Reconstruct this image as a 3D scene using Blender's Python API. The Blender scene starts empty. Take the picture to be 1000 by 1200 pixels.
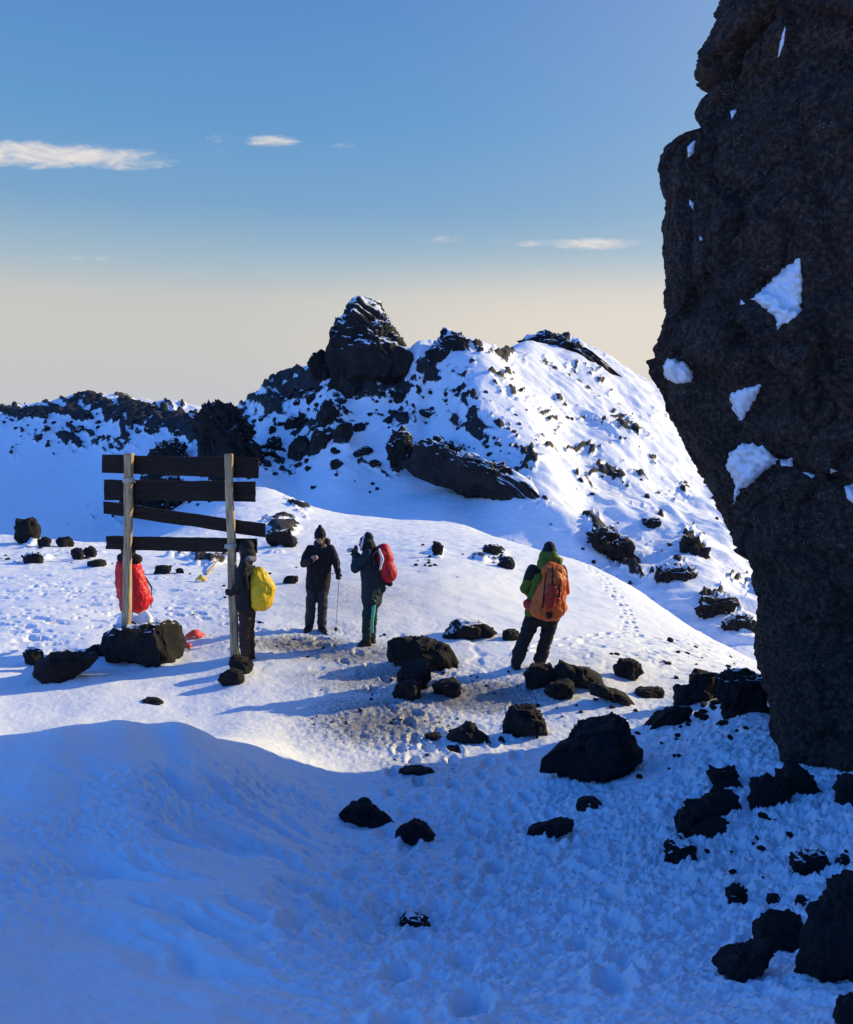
import bpy, bmesh, math, random
import numpy as np
from mathutils import Vector, Matrix
from mathutils.bvhtree import BVHTree

S = bpy.context.scene
COL = S.collection
R = math.radians

# ------------------------------------------------------------------ camera
CAMH = 3.65
PITCH = 6.28
cam = bpy.data.cameras.new('camera')
cam.sensor_fit = 'HORIZONTAL'; cam.sensor_width = 36.0; cam.lens = 36.0
cam.clip_start = 0.05; cam.clip_end = 60000
camo = bpy.data.objects.new('camera', cam); COL.objects.link(camo)
camo.location = (0, 0, CAMH)
camo.rotation_euler = (R(90 - PITCH), 0, 0)
S.camera = camo
S.render.resolution_x = 853; S.render.resolution_y = 1024

# ------------------------------------------------------------------ light
SUN_AZ, SUN_EL = 66.0, 21.5          # degrees right of the view direction (+Y), above the horizon
sun = bpy.data.lights.new('sun', 'SUN'); sun.energy = 2.65; sun.angle = R(0.5); sun.color = (1.0, 0.83, 0.47)
suno = bpy.data.objects.new('sun', sun); COL.objects.link(suno)
sdir = Vector((math.sin(R(SUN_AZ))*math.cos(R(SUN_EL)), math.cos(R(SUN_AZ))*math.cos(R(SUN_EL)), math.sin(R(SUN_EL))))
suno.rotation_euler = sdir.to_track_quat('Z', 'Y').to_euler()

S.view_settings.view_transform = 'Standard'
S.view_settings.look = 'None'
S.view_settings.gamma = 1.0
S.view_settings.exposure = 1.0

class NT:
    """small node-tree helper"""
    def __init__(self, tree):
        self.t = tree; tree.nodes.clear()
    def n(self, typ, **kw):
        nd = self.t.nodes.new(typ)
        ins = kw.pop('ins', {})
        for k, v in kw.items(): setattr(nd, k, v)
        for k, v in ins.items(): self.set(nd, k, v)
        return nd
    def set(self, nd, k, v):
        s = nd.inputs[k]
        if isinstance(v, bpy.types.NodeSocket): self.t.links.new(v, s)
        elif hasattr(v, 'outputs'): self.t.links.new(v.outputs[0], s)
        else: s.default_value = v
    def math(self, op, a, b=0.0, c=0.0, clamp=False):
        nd = self.n('ShaderNodeMath', operation=op, use_clamp=clamp)
        self.set(nd, 0, a); self.set(nd, 1, b)
        if op in ('MULTIPLY_ADD', 'SMOOTH_MIN', 'SMOOTH_MAX'): self.set(nd, 2, c)
        return nd.outputs[0]
    def ramp(self, fac, stops, interp='LINEAR'):
        nd = self.n('ShaderNodeValToRGB'); cr = nd.color_ramp; cr.interpolation = interp
        while len(cr.elements) > 1: cr.elements.remove(cr.elements[-1])
        cr.elements[0].position = stops[0][0]; cr.elements[0].color = tuple(stops[0][1]) + (1,)
        for p, c in stops[1:]:
            e = cr.elements.new(p); e.color = tuple(c) + (1,)
        self.set(nd, 'Fac', fac)
        return nd.outputs[0]
    def mix(self, fac, a, b, blend='MIX'):
        nd = self.n('ShaderNodeMix', data_type='RGBA', blend_type=blend)
        self.set(nd, 0, fac); self.set(nd, 6, a); self.set(nd, 7, b)
        return nd.outputs[2]
    def smooth(self, x, a, b):
        nd = self.n('ShaderNodeMapRange', interpolation_type='SMOOTHSTEP')
        self.set(nd, 0, x); self.set(nd, 1, a); self.set(nd, 2, b)
        return nd.outputs[0]
    def noise(self, scale, detail=4, rough=0.55, vec=None, dist=0.0):
        nd = self.n('ShaderNodeTexNoise')
        nd.inputs['Scale'].default_value = scale; nd.inputs['Detail'].default_value = detail
        nd.inputs['Roughness'].default_value = rough; nd.inputs['Distortion'].default_value = dist
        if vec is not None: self.set(nd, 'Vector', vec)
        return nd.outputs[0]

def lin(r, g, b):
    f = lambda c: (c/255/12.92 if c/255 <= .04045 else ((c/255+.055)/1.055)**2.4)
    return (f(r), f(g), f(b))

# ------------------------------------------------------------------ world
W = bpy.data.worlds.new('World'); S.world = W; W.use_nodes = True
w = NT(W.node_tree)
sky = w.n('ShaderNodeTexSky', sky_type='NISHITA', sun_disc=False)
sky.sun_elevation = R(SUN_EL); sky.sun_rotation = R(SUN_AZ)
sky.altitude = 5000; sky.air_density = 1.0; sky.dust_density = 0.6; sky.ozone_density = 3.0
geo = w.n('ShaderNodeTexCoord')
sep = w.n('ShaderNodeSeparateXYZ', ins={0: geo.outputs['Generated']})
X, Y, Z = sep.outputs
SKYK = 0.05        # world strength; the exposure of +1 doubles it
def g(c): return tuple(k/(2*SKYK) for k in c)
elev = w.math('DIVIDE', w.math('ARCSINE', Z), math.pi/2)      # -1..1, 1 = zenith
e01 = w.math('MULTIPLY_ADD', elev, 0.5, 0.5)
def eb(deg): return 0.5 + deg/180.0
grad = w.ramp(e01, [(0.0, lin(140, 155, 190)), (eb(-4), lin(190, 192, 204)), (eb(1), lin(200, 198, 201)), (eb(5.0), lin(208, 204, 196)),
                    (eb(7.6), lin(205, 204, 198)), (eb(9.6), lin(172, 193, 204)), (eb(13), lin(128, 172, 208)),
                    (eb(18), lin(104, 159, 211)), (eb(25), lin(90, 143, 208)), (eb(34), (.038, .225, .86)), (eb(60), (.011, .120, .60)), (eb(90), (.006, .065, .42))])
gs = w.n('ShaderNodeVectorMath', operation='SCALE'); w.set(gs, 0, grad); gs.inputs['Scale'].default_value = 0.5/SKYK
px = w.math('DIVIDE', X, w.math('MAXIMUM', Y, 0.05)); pz = w.math('DIVIDE', Z, w.math('MAXIMUM', Y, 0.05))
# glow towards the sun
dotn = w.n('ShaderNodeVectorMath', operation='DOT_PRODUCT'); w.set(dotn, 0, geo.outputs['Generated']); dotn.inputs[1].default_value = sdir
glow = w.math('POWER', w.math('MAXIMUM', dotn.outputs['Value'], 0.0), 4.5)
# added fill: unseen sky behind us, opposite the sun, boosted to light shaded snow
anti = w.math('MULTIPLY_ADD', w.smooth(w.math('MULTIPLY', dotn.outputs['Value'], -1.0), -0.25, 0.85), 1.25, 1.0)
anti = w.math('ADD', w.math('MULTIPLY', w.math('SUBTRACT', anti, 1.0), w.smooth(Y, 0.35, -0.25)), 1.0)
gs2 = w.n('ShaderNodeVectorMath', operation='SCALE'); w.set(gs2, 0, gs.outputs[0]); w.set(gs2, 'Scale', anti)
sky_filled = w.mix(w.math('MULTIPLY', w.math('MULTIPLY', w.smooth(Y, 0.75, 0.15), w.smooth(Z, .62, .25)), 0.82), gs2.outputs[0], w.mix(1.0, g((.066, .310, 1.02)) + (1,), anti, 'MULTIPLY'))  # added blue in the sky out of view, colouring the shade
base = w.mix(0.90, sky.outputs[0], sky_filled)
warm = w.math('MULTIPLY', w.smooth(px, -0.28, 0.22), w.math('MULTIPLY', w.smooth(pz, 0.0, .07), w.smooth(pz, .20, .10)))
base = w.mix(w.math('MULTIPLY', warm, .85), base, g(lin(230, 220, 206)) + (1,))
glowc = w.mix(w.math('MULTIPLY', glow, 0.62), base, g((0.90, 0.93, 0.96)) + (1,))
# small clouds: (azimuth tan, elevation tan, half width, half height, strength)
cv = w.n('ShaderNodeCombineXYZ', ins={0: w.math('MULTIPLY', px, 1.0), 1: w.math('MULTIPLY', pz, 3.0), 2: 0.37})
cn = w.noise(13.0, 8, 0.66, cv.outputs[0], 0.9)
cn2 = w.noise(42.0, 6, 0.66, cv.outputs[0], 0.6)
def sp(u, v):
    xr = (u-500)/1000; yr = -(v-600)/1000; c, s = math.cos(R(PITCH)), math.sin(R(PITCH))
    dy = c + yr*s; dz = -s + yr*c
    return xr/dy, dz/dy
acc = None
for (u, v, hw, hh, st) in [(80, 184, 125, 13, 1.15), (30, 176, 80, 12, 0.9), (150, 191, 60, 8, 0.9), (318, 166, 34, 8, 0.9), (262, 163, 26, 8, 0.5), (260, 176, 10, 9, 0.45),
                           (700, 286, 62, 7, 1.0), (625, 285, 30, 4, 0.7), (515, 280, 36, 5, 0.6), (402, 170, 22, 6, 0.4), (715, 299, 30, 4, .35), (520, 282, 60, 5, .55), (575, 283, 40, 3, .5), (560, 296, 120, 5, .34), (120, 303, 190, 5, .34), (330, 322, 220, 5, .3), (640, 318, 160, 5, .32)]:
    a, b = sp(u, v)
    dx = w.math('DIVIDE', w.math('SUBTRACT', px, a), hw/1000.0); dz = w.math('DIVIDE', w.math('SUBTRACT', pz, b), hh/1000.0)
    rr = w.math('ADD', w.math('MULTIPLY', dx, dx), w.math('MULTIPLY', dz, dz))
    m = w.math('MULTIPLY', w.math('MAXIMUM', w.math('SUBTRACT', 1.0, w.math('MULTIPLY', rr, .62)), 0.0), st)
    acc = m if acc is None else w.math('MAXIMUM', acc, m)
dens = w.math('MULTIPLY_ADD', acc, .95, w.math('MULTIPLY_ADD', cn, 1.5, w.math('MULTIPLY', cn2, .9)))
cm = w.math('MULTIPLY', w.smooth(dens, 1.50, 2.35), w.smooth(acc, 0.0, .35))
cm = w.math('MULTIPLY', cm, w.math('GREATER_THAN', Y, 0.1))
cloudc = w.mix(w.smooth(cn, 0.35, .75), g(lin(205, 205, 214)) + (1,), g(lin(240, 232, 224)) + (1,))
fin = w.mix(w.math('MULTIPLY', cm, 0.92), glowc, cloudc)
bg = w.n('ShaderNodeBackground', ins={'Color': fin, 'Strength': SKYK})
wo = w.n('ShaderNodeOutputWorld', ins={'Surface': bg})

# ------------------------------------------------------------------ noise (numpy)
_rng = np.random.RandomState(7)
_perm = _rng.permutation(256).astype(np.int64); _perm = np.concatenate([_perm, _perm, _perm])
_gr = _rng.normal(size=(256, 3)); _gr /= np.linalg.norm(_gr, axis=1, keepdims=True)
def perlin(p):
    p = np.asarray(p, dtype=np.float64)
    i = np.floor(p).astype(np.int64); f = p - i; i &= 255
    u = f*f*f*(f*(f*6-15)+10)
    out = 0
    for dx in (0, 1):
        for dy in (0, 1):
            for dz in (0, 1):
                h = _perm[_perm[_perm[(i[:, 0]+dx) & 255] + ((i[:, 1]+dy) & 255)] + ((i[:, 2]+dz) & 255)]
                gv = _gr[h]
                d = gv[:, 0]*(f[:, 0]-dx) + gv[:, 1]*(f[:, 1]-dy) + gv[:, 2]*(f[:, 2]-dz)
                wx = u[:, 0] if dx else 1-u[:, 0]; wy = u[:, 1] if dy else 1-u[:, 1]; wz = u[:, 2] if dz else 1-u[:, 2]
                out = out + d*wx*wy*wz
    return out*1.5
def fbm(p, octs=4, gain=.5, lac=2.03):
    a, s, o = 1.0, 0, np.array(p, dtype=np.float64)
    for k in range(octs):
        s = s + a*perlin(o + 17.3*k); o = o*lac; a *= gain
    return s
def ridged(p, octs=4, gain=.5):
    a, s, o = 1.0, 0, np.array(p, dtype=np.float64)
    for k in range(octs):
        s = s + a*(1-2*np.abs(perlin(o + 9.1*k))); o = o*2.07; a *= gain
    return s
def sstep(x, a, b):
    t = np.clip((x-a)/(b-a), 0, 1); return t*t*(3-2*t)

# ------------------------------------------------------------------ projection helpers
cP, sP = math.cos(R(PITCH)), math.sin(R(PITCH))
def se(u, v):
    xr = (u-500)/1000; yr = -(v-600)/1000
    dy = cP + yr*sP; dz = -sP + yr*cP
    return xr/dy, dz/dy
def at(u, v, Yd):
    s, e = se(u, v); return Vector((s*Yd, Yd, CAMH + e*Yd))
def uv_of(s, e):                   # image position of ray (s, 1, e)
    d = cP*1 - sP*e; yy = sP*1 + cP*e
    return 500 + 1000*s/d, 600 - 1000*yy/d

# ------------------------------------------------------------------ terrain field: tan(elevation) over (x/y, ln y)
CP = [  # u, v, distance
 # foreground trough and drift
 (500,1200,2.4),(250,1200,2.35),(0,1200,2.3),(750,1200,2.4),(1000,1200,2.4),(500,1330,1.7),(0,1330,1.6),(1000,1330,1.7),
 (0,1100,3.0),(150,1100,3.25),(300,1100,3.6),(450,1100,3.9),(650,1100,3.85),(850,1100,3.6),(1000,1100,3.3),
 (0,1000,3.9),(100,1000,4.3),(200,1000,4.7),(300,1000,5.25),(450,1000,5.8),(650,1000,5.75),(800,1000,5.3),(1000,1000,4.6),
 (0,925,4.75),(100,900,5.3),(200,900,6.0),(300,950,6.25),(380,950,7.0),(500,950,7.2),
 (0,872,5.4),(70,854,5.8),(150,848,6.25),(210,853,6.6),(250,868,7.0),(300,887,7.5),(340,899,8.0),(400,909,8.4),(480,905,8.5),
 (850,960,6.0),(700,925,7.65),(600,920,8.0),(1000,940,5.9),(915,905,7.0),(850,860,8.6),(880,800,11),(780,880,8.6),
 # plateau
 (150,836,10.3),(250,845,10.1),(340,865,9.5),(0,855,9.6),(70,845,10.0),
 (560,850,10.0),(620,860,9.7),(500,820,11.0),(400,840,10.3),(280,775,12.6),(100,800,11.7),(0,800,11.6),(700,790,12.1),(620,782,12.4),(830,830,10.2),
 (372,738,14.6),(430,755,13.7),(0,740,14.3),(100,740,14.4),(200,700,17.2),(0,690,18.),(100,690,18.),(60,655,22),(0,634,26),(120,641,25),(200,640,27),
 (520,740,14.7),(300,690,18),(400,690,17.8),
 (0,628,28.5),(100,636,28.5),(200,625,33),(250,600,38),(300,573,45),(350,588,45),(400,602,45),(460,609,45),(520,613,45),(580,630,43),(640,655,40),(700,684,37),(760,712,33),(820,745,27),(880,774,22),
 (400,660,24),(520,680,19.5),(640,700,21),(760,750,17),(880,790,15),(300,630,30),
 (300,581,51),(350,597,51),(400,611,51),(460,618,51),(520,623,51),(580,640,49),(640,664,45),
 # mountain: shaded face
 (0,622,108),(100,618,106),(200,606,104),(300,570,98),(400,597,90),(460,604,85),(520,609,80),(580,625,79),(640,651,77),(700,680,73),(760,705,67),(880,742,58),
 (350,520,112),(430,520,106),(500,500,109),(300,500,121),(420,465,113),(340,470,119),(560,560,93),(480,560,97),(410,560,98),(470,455,113.5),(600,590,83),
 (0,560,138),(100,575,126),(200,540,128),(0,535,152),(100,520,150),
 # skyline
 (-200,500,200),(0,486,182),(50,480,178),(100,473,170),(150,475,162),(200,482,152),(235,489,146),(290,472,132),(315,452,128),(340,440,125),(362,430,122),(385,424,120),(430,425,117),(490,416,114),(525,412,115),(565,405,118),(620,406,138),(680,412,162),(740,441,180),(775,457,190),(900,530,195),(1050,600,200),
 # ridge running down towards us, lit flank on the right
 (540,440,110),(565,470,104),(602,530,94),(642,598,82),(700,644,76),(760,680,70),
 (650,480,117),(610,440,122),(700,560,104),(740,520,119),(760,620,89),(800,580,108),(820,690,67),(870,700,70),(690,600,92),(720,455,147),(640,440,131),
 (1000,760,58),(1000,700,90),
]
CZ = [  # x/y, distance, height: places hidden from the camera
 (-.36,8.0,.45),(-.5,7.2,.75),(-.28,8.6,.3),
 (.7,6,1.1),(.8,3,1.8),(.75,12,.2),(.62,9,.5),(-.8,3,1.9),(-.8,6,1.35),(-.8,12,.1),(-.8,25,-.5),(0,1.3,2.2),(-.8,1.3,2.2),(.8,1.3,2.3),(.7,20,-3),
 (-.7,60,-9),(-.5,42,-5),(-.5,60,-9),(-.4,42,-5),(-.3,50,-5),(-.2,60,-8),(0,58,-9.5),(.14,55,-11),(.26,46,-11.5),(.3,50,-12.5),(.4,36,-9),(.4,48,-12.6),(.7,50,-17),
 (-.07,140,5),(-.07,190,2),(-.15,145,4),(-.11,135,7),(-.2,155,3),(0,135,9),(0,160,7),(.06,150,11),(.06,180,11),(.1,210,16),(-.15,175,2),(.2,250,9),(-.35,215,2),(-.5,245,0),(-.07,290,-20),(.2,330,-20),(-.5,330,-25),(.5,300,-25),(-.8,230,0),(.8,230,-30),(.8,100,-25),(-.8,120,-14),(-.8,330,-30),(.8,330,-60),
]
TS = 0.30
pts = []; val = []
for u, v, d in CP:
    s, e = se(u, v); pts.append((s, math.log(d)*TS)); val.append(e)
for s, d, z in CZ:
    pts.append((s, math.log(d)*TS)); val.append((z-CAMH)/d)
pts = np.array(pts); val = np.array(val)
def tpsk(r2): return np.where(r2 > 1e-12, 0.5*r2*np.log(np.maximum(r2, 1e-12)), 0)
n = len(pts)
K = tpsk(((pts[:, None, :]-pts[None, :, :])**2).sum(-1)) + 2e-5*np.eye(n)
Pm = np.hstack([np.ones((n, 1)), pts])
A = np.zeros((n+3, n+3)); A[:n, :n] = K; A[:n, n:] = Pm; A[n:, :n] = Pm.T
sol = np.linalg.solve(A, np.concatenate([val, np.zeros(3)]))
def tps(s, t):
    o = sol[n] + sol[n+1]*s + sol[n+2]*t*TS
    for k in range(n):
        o = o + sol[k]*tpsk((s-pts[k, 0])**2 + (t*TS-pts[k, 1])**2)
    return o
inner = np.arange(-0.56, 0.5601, 0.0016)
left = -0.56 - np.cumsum(np.linspace(.003, .012, 40)); right = 0.56 + np.cumsum(np.linspace(.003, .012, 40))
SS = np.concatenate([left[::-1], inner, right])
TNEAR = np.linspace(math.log(1.3), math.log(56.0), 1000)
TFAR = np.concatenate([np.linspace(math.log(56.0), math.log(215.0), 620), np.linspace(math.log(215.0), math.log(330.0), 60)[1:]])

def ell(u, v, cu, cv, ru, rv, ang=0):
    c, s = math.cos(R(ang)), math.sin(R(ang))
    a = ((u-cu)*c + (v-cv)*s)/ru; b = (-(u-cu)*s + (v-cv)*c)/rv
    return np.exp(-(a*a+b*b))

def n2(poly):
    a = np.array(poly, float); lo, hi = a.min(0), a.max(0); c = (lo+hi)/2; k = (hi-lo).max()/2
    return [((p[0]-c[0])/k, -(p[1]-c[1])/k) for p in poly]
RK = [  # name, u0, u1, v0, v1, label, options
 ('boulder',122,214,727,781,'big blocky black boulder at the foot of the left sign post',dict(seed=51,sub=5,depth=.6,outline=n2([(122,742),(130,736),(150,732),(172,729),(196,727),(208,733),(214,748),(213,764),(204,776),(190,781),(168,778),(148,772),(128,768),(123,755)]),rough=.10,mat='boulder_snowy')),
 ('boulder',38,115,764,800,'low smooth black boulder left of the big one by the sign',dict(seed=52,sub=5,depth=.7,outline=n2([(38,788),(42,774),(58,767),(76,764),(92,768),(112,769),(115,775),(102,780),(90,790),(66,798),(44,800)]),rough=.08)),
 ('rock',29,50,759,780,'small snow capped rock at the far left of the plateau',dict(seed=53,mat='boulder_snowy')),
 ('rock',98,124,756,770,'small low rock wedged between the two boulders left of the sign',dict(seed=54)),
 ('rock',268,297,768,790,'black rock wedged against the foot of the right sign post',dict(seed=55,rough=.2)),
 ('rock',258,288,784,803,'black rock lying in front of the right sign post, lowest of the two',dict(seed=56,rough=.14)),
 ('boulder',453,537,744,784,'long dark boulder in the middle of the plateau, right of the photographer',dict(seed=57,sub=5,depth=.55,outline=n2([(453,752),(466,744),(476,748),(500,750),(520,755),(536,768),(535,780),(520,784),(500,780),(478,782),(456,780)]),rough=.12)),
 ('rock',466,506,774,808,'steep rock leaning below the long middle boulder',dict(seed=58,rough=.2)),
 ('rock',461,495,797,820,'lowest left rock of the cluster below the long middle boulder',dict(seed=59)),
 ('rock',507,541,796,817,'rounded rock on the right of the cluster below the long middle boulder',dict(seed=60)),
 ('boulder',518,584,727,751,'low wide rock with drifted snow behind the middle boulder',dict(seed=61,mat='boulder_snowy',rough=.2,depth=.6)),
 ('rock',589,609,738,751,'small pointed rock just left of the hiker with the orange pack',dict(seed=62)),
 ('rock',612,656,779,807,'rock directly under the boots of the hiker with the orange pack',dict(seed=63,rough=.2)),
 ('rock',647,714,777,809,'long upper rock of the pile right of the orange pack hiker',dict(seed=64,depth=.5,outline=n2([(647,785),(656,778),(672,783),(692,786),(712,796),(713,808),(696,804),(670,800),(650,794)]))),
 ('rock',637,674,797,820,'lower left rock of the pile right of the orange pack hiker',dict(seed=65,rough=.2)),
 ('rock',688,746,801,826,'thin slab sloping down on the right of the pile below the orange pack hiker',dict(seed=66,depth=.5,outline=n2([(688,806),(700,801),(716,808),(746,818),(742,826),(720,820),(695,814)]))),
 ('rock',720,752,773,797,'pointed rock with a snow skirt standing apart on the right of the plateau',dict(seed=67,rough=.2)),
 ('rock',744,778,805,818,'flat rock right of the sloping slab',dict(seed=68,rough=.1)),
 ('boulder',588,641,826,865,'upright black block on the shadow edge left of the largest boulder',dict(seed=69,sub=5,depth=.7,outline=n2([(589,860),(594,834),(606,828),(622,826),(634,834),(636,846),(641,856),(630,862),(610,865)]),rough=.10)),
 ('rock',523,580,849,871,'low pointed rock on the shadow edge left of the upright block',dict(seed=70,rough=.2,outline=n2([(523,862),(540,854),(550,849),(562,858),(580,866),(576,871),(550,869),(530,868)]))),
 ('rock',497,517,859,867,'tiny flat stone left of the low pointed rock on the shadow edge',dict(seed=71)),
 ('rock',521,553,875,883,'thin dark stone lying just inside the shadow edge',dict(seed=72,rough=.2)),
 ('rock',466,510,898,908,'row of dark grit stone poking out at the shadow edge near the middle',dict(seed=73,rough=.3)),
 ('boulder',630,758,844,919,'largest black boulder of the foreground, angular with a sloping left side',dict(seed=74,sub=6,depth=.7,outline=n2([(630,890),(640,872),(662,858),(690,848),(715,844),(736,850),(744,868),(757,890),(754,902),(720,907),(690,909),(664,912),(654,919),(640,910)]),rough=.08)),
 ('rock',396,464,940,970,'left one of two dark rocks in the shaded trough',dict(seed=75,sub=5,outline=n2([(396,952),(408,943),(430,940),(448,950),(464,964),(458,969),(436,966),(418,960)]),rough=.14,depth=.6)),
 ('rock',463,512,962,989,'right one of two dark rocks in the shaded trough, blunt and rounded',dict(seed=76,sub=5,outline=n2([(463,980),(470,968),(482,962),(500,968),(511,980),(510,989),(488,986)]),rough=.10,depth=.7)),
 ('rock',617,674,960,982,'low lens shaped dark rock in the shade below the largest boulder',dict(seed=77,outline=n2([(617,978),(628,967),(645,966),(660,961),(674,968),(655,976),(630,981)]),depth=.5)),
 ('rock',674,708,936,944,'thin dark stone between the largest boulder and the tower',dict(seed=78,rough=.2)),
 ('rock',806,850,786,822,'dark jagged rock in the heap left of the tower foot, pointing up',dict(seed=79,rough=.24)),
 ('boulder',838,896,782,838,'tall dark rock leaning against the left edge of the tower foot',dict(seed=80,sub=5,rough=.24,mat='boulder_snowy')),
 ('rock',790,832,800,828,'low dark rock at the left end of the heap by the tower foot',dict(seed=81,rough=.22)),
 ('rock',756,812,828,852,'dark slab running towards the largest boulder from the tower heap',dict(seed=82,rough=.2,depth=.5,outline=n2([(756,850),(775,836),(795,828),(812,834),(800,842),(780,848)]))),
 ('rock',830,868,901,922,'curved dark rock half under snow in the shade left of the tower foot',dict(seed=83,bury=.45,grit=1.7,rough=.26)),
 ('rock',820,868,928,952,'upper rock of the dark hook shaped pair in the shade',dict(seed=84,bury=.45,grit=1.7,rough=.24,depth=.6)),
 ('rock',793,842,940,976,'steep left rock of the dark hook shaped pair in the shade',dict(seed=85,bury=.45,grit=1.7,rough=.2)),
 ('rock',812,856,960,982,'flat lower rock touching the dark hook shaped pair',dict(seed=86,bury=.45,grit=1.7,rough=.16)),
 ('rock',777,816,982,1004,'separate rough dark stone below the hook shaped pair',dict(seed=87,bury=.45,grit=1.7,rough=.3,mat='boulder_snowy')),
 ('boulder',878,922,909,945,'round black boulder on the snow in front of the tower foot',dict(seed=88,bury=.45,grit=1.7,sub=5,rough=.12)),
 ('boulder',905,956,900,930,'dark rock tucked under the bottom left corner of the tower',dict(seed=89,bury=.45,grit=1.7,rough=.22)),
 ('boulder',978,1022,908,944,'black boulder at the right edge below the tower base',dict(seed=90,bury=.45,grit=1.7,sub=5,rough=.12)),
 ('rock',927,976,999,1021,'low ragged dark rock in the snow near the right edge',dict(seed=91,bury=.45,grit=1.7,rough=.26,mat='boulder_snowy')),
 ('rock',978,1006,1003,1014,'thin dark stone at the right edge above the big corner block',dict(seed=92,bury=.45,grit=1.7,rough=.2)),
 ('rock',851,876,1036,1058,'small dark stone leaning uphill in the right foreground',dict(seed=93,bury=.45,grit=1.7,rough=.3,mat='boulder_snowy')),
 ('rock',899,916,1048,1057,'little dark stone left of the big corner block',dict(seed=94,bury=.45,grit=1.7)),
 ('rock',932,950,1052,1060,'tiny dark stone closest to the big corner block',dict(seed=95,bury=.45,grit=1.7)),
 ('boulder',936,1075,1022,1152,'big black block cut off by the lower right edge of the picture',dict(seed=96,sub=6,rough=.10,depth=.6,outline=n2([(936,1140),(942,1110),(940,1066),(958,1058),(965,1036),(990,1028),(1030,1022),(1075,1060),(1075,1150),(1000,1152),(960,1146)]))),
 ('rock',886,950,1076,1114,'black rock with snow on it left of the big corner block',dict(seed=97,sub=5,rough=.16)),
 ('rock',836,908,1103,1148,'low pointed black rock nearest the bottom on the right',dict(seed=98,sub=5,rough=.16,outline=n2([(836,1134),(856,1122),(880,1112),(900,1103),(908,1112),(890,1128),(864,1147),(850,1142)]))),
 ('rock',978,1010,1168,1206,'black rock poking out at the very bottom right corner',dict(seed=99,rough=.2)),
 ('rock',466,506,1071,1087,'scrap of dark grit showing through the shaded trodden snow',dict(seed=101,rough=.35,mat='boulder_snowy',bury=.5)),
 ('rock',165,192,818,826,'thin dark stone on the sunlit snow above the drift crest',dict(seed=102,rough=.3)),
 ('boulder',20,46,607,633,'dark upright boulder on the far left edge of the plateau',dict(seed=110,rough=.18,depth=.8)),
 ('rock',45,60,629,641,'small dark rock right of the upright boulder on the plateau edge',dict(seed=111)),
 ('rock',66,87,629,641,'flat dark rock on the plateau edge left of the sign',dict(seed=112)),
 ('rock',27,52,648,660,'low rock with a long shadow at the far left of the plateau',dict(seed=113,mat='boulder_snowy')),
 ('rock',83,98,642,656,'left pointed rock of the small heap beside the sign',dict(seed=114,rough=.24)),
 ('rock',98,113,640,653,'right pointed rock of the small heap beside the sign',dict(seed=115,rough=.24)),
 ('rock',102,125,656,664,'small flat rock in front of the heap beside the sign',dict(seed=116)),
 ('rock',180,202,663,673,'dark low rock seen between the sign posts',dict(seed=117)),
 ('rock',206,216,666,672,'tiny dark stone between the sign posts',dict(seed=118)),
 ('rock',312,350,620,641,'dark scree covered rock on the knoll right of the sign',dict(seed=120,rough=.3,mat='boulder_snowy',depth=.5)),
 ('rock',332,350,674,684,'small dark stone left of the hiker with the pole',dict(seed=121)),
 ('rock',566,588,638,650,'dark rock on the crest of the snow hump behind the orange pack hiker',dict(seed=122,rough=.24,mat='boulder_snowy')),
 ('rock',583,604,652,667,'rock on the side of the snow hump behind the orange pack hiker',dict(seed=123,rough=.24,mat='boulder_snowy')),
 ('rock',506,520,634,650,'dark stone up the footprints trail behind the photographer',dict(seed=124,rough=.3)),
]
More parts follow.
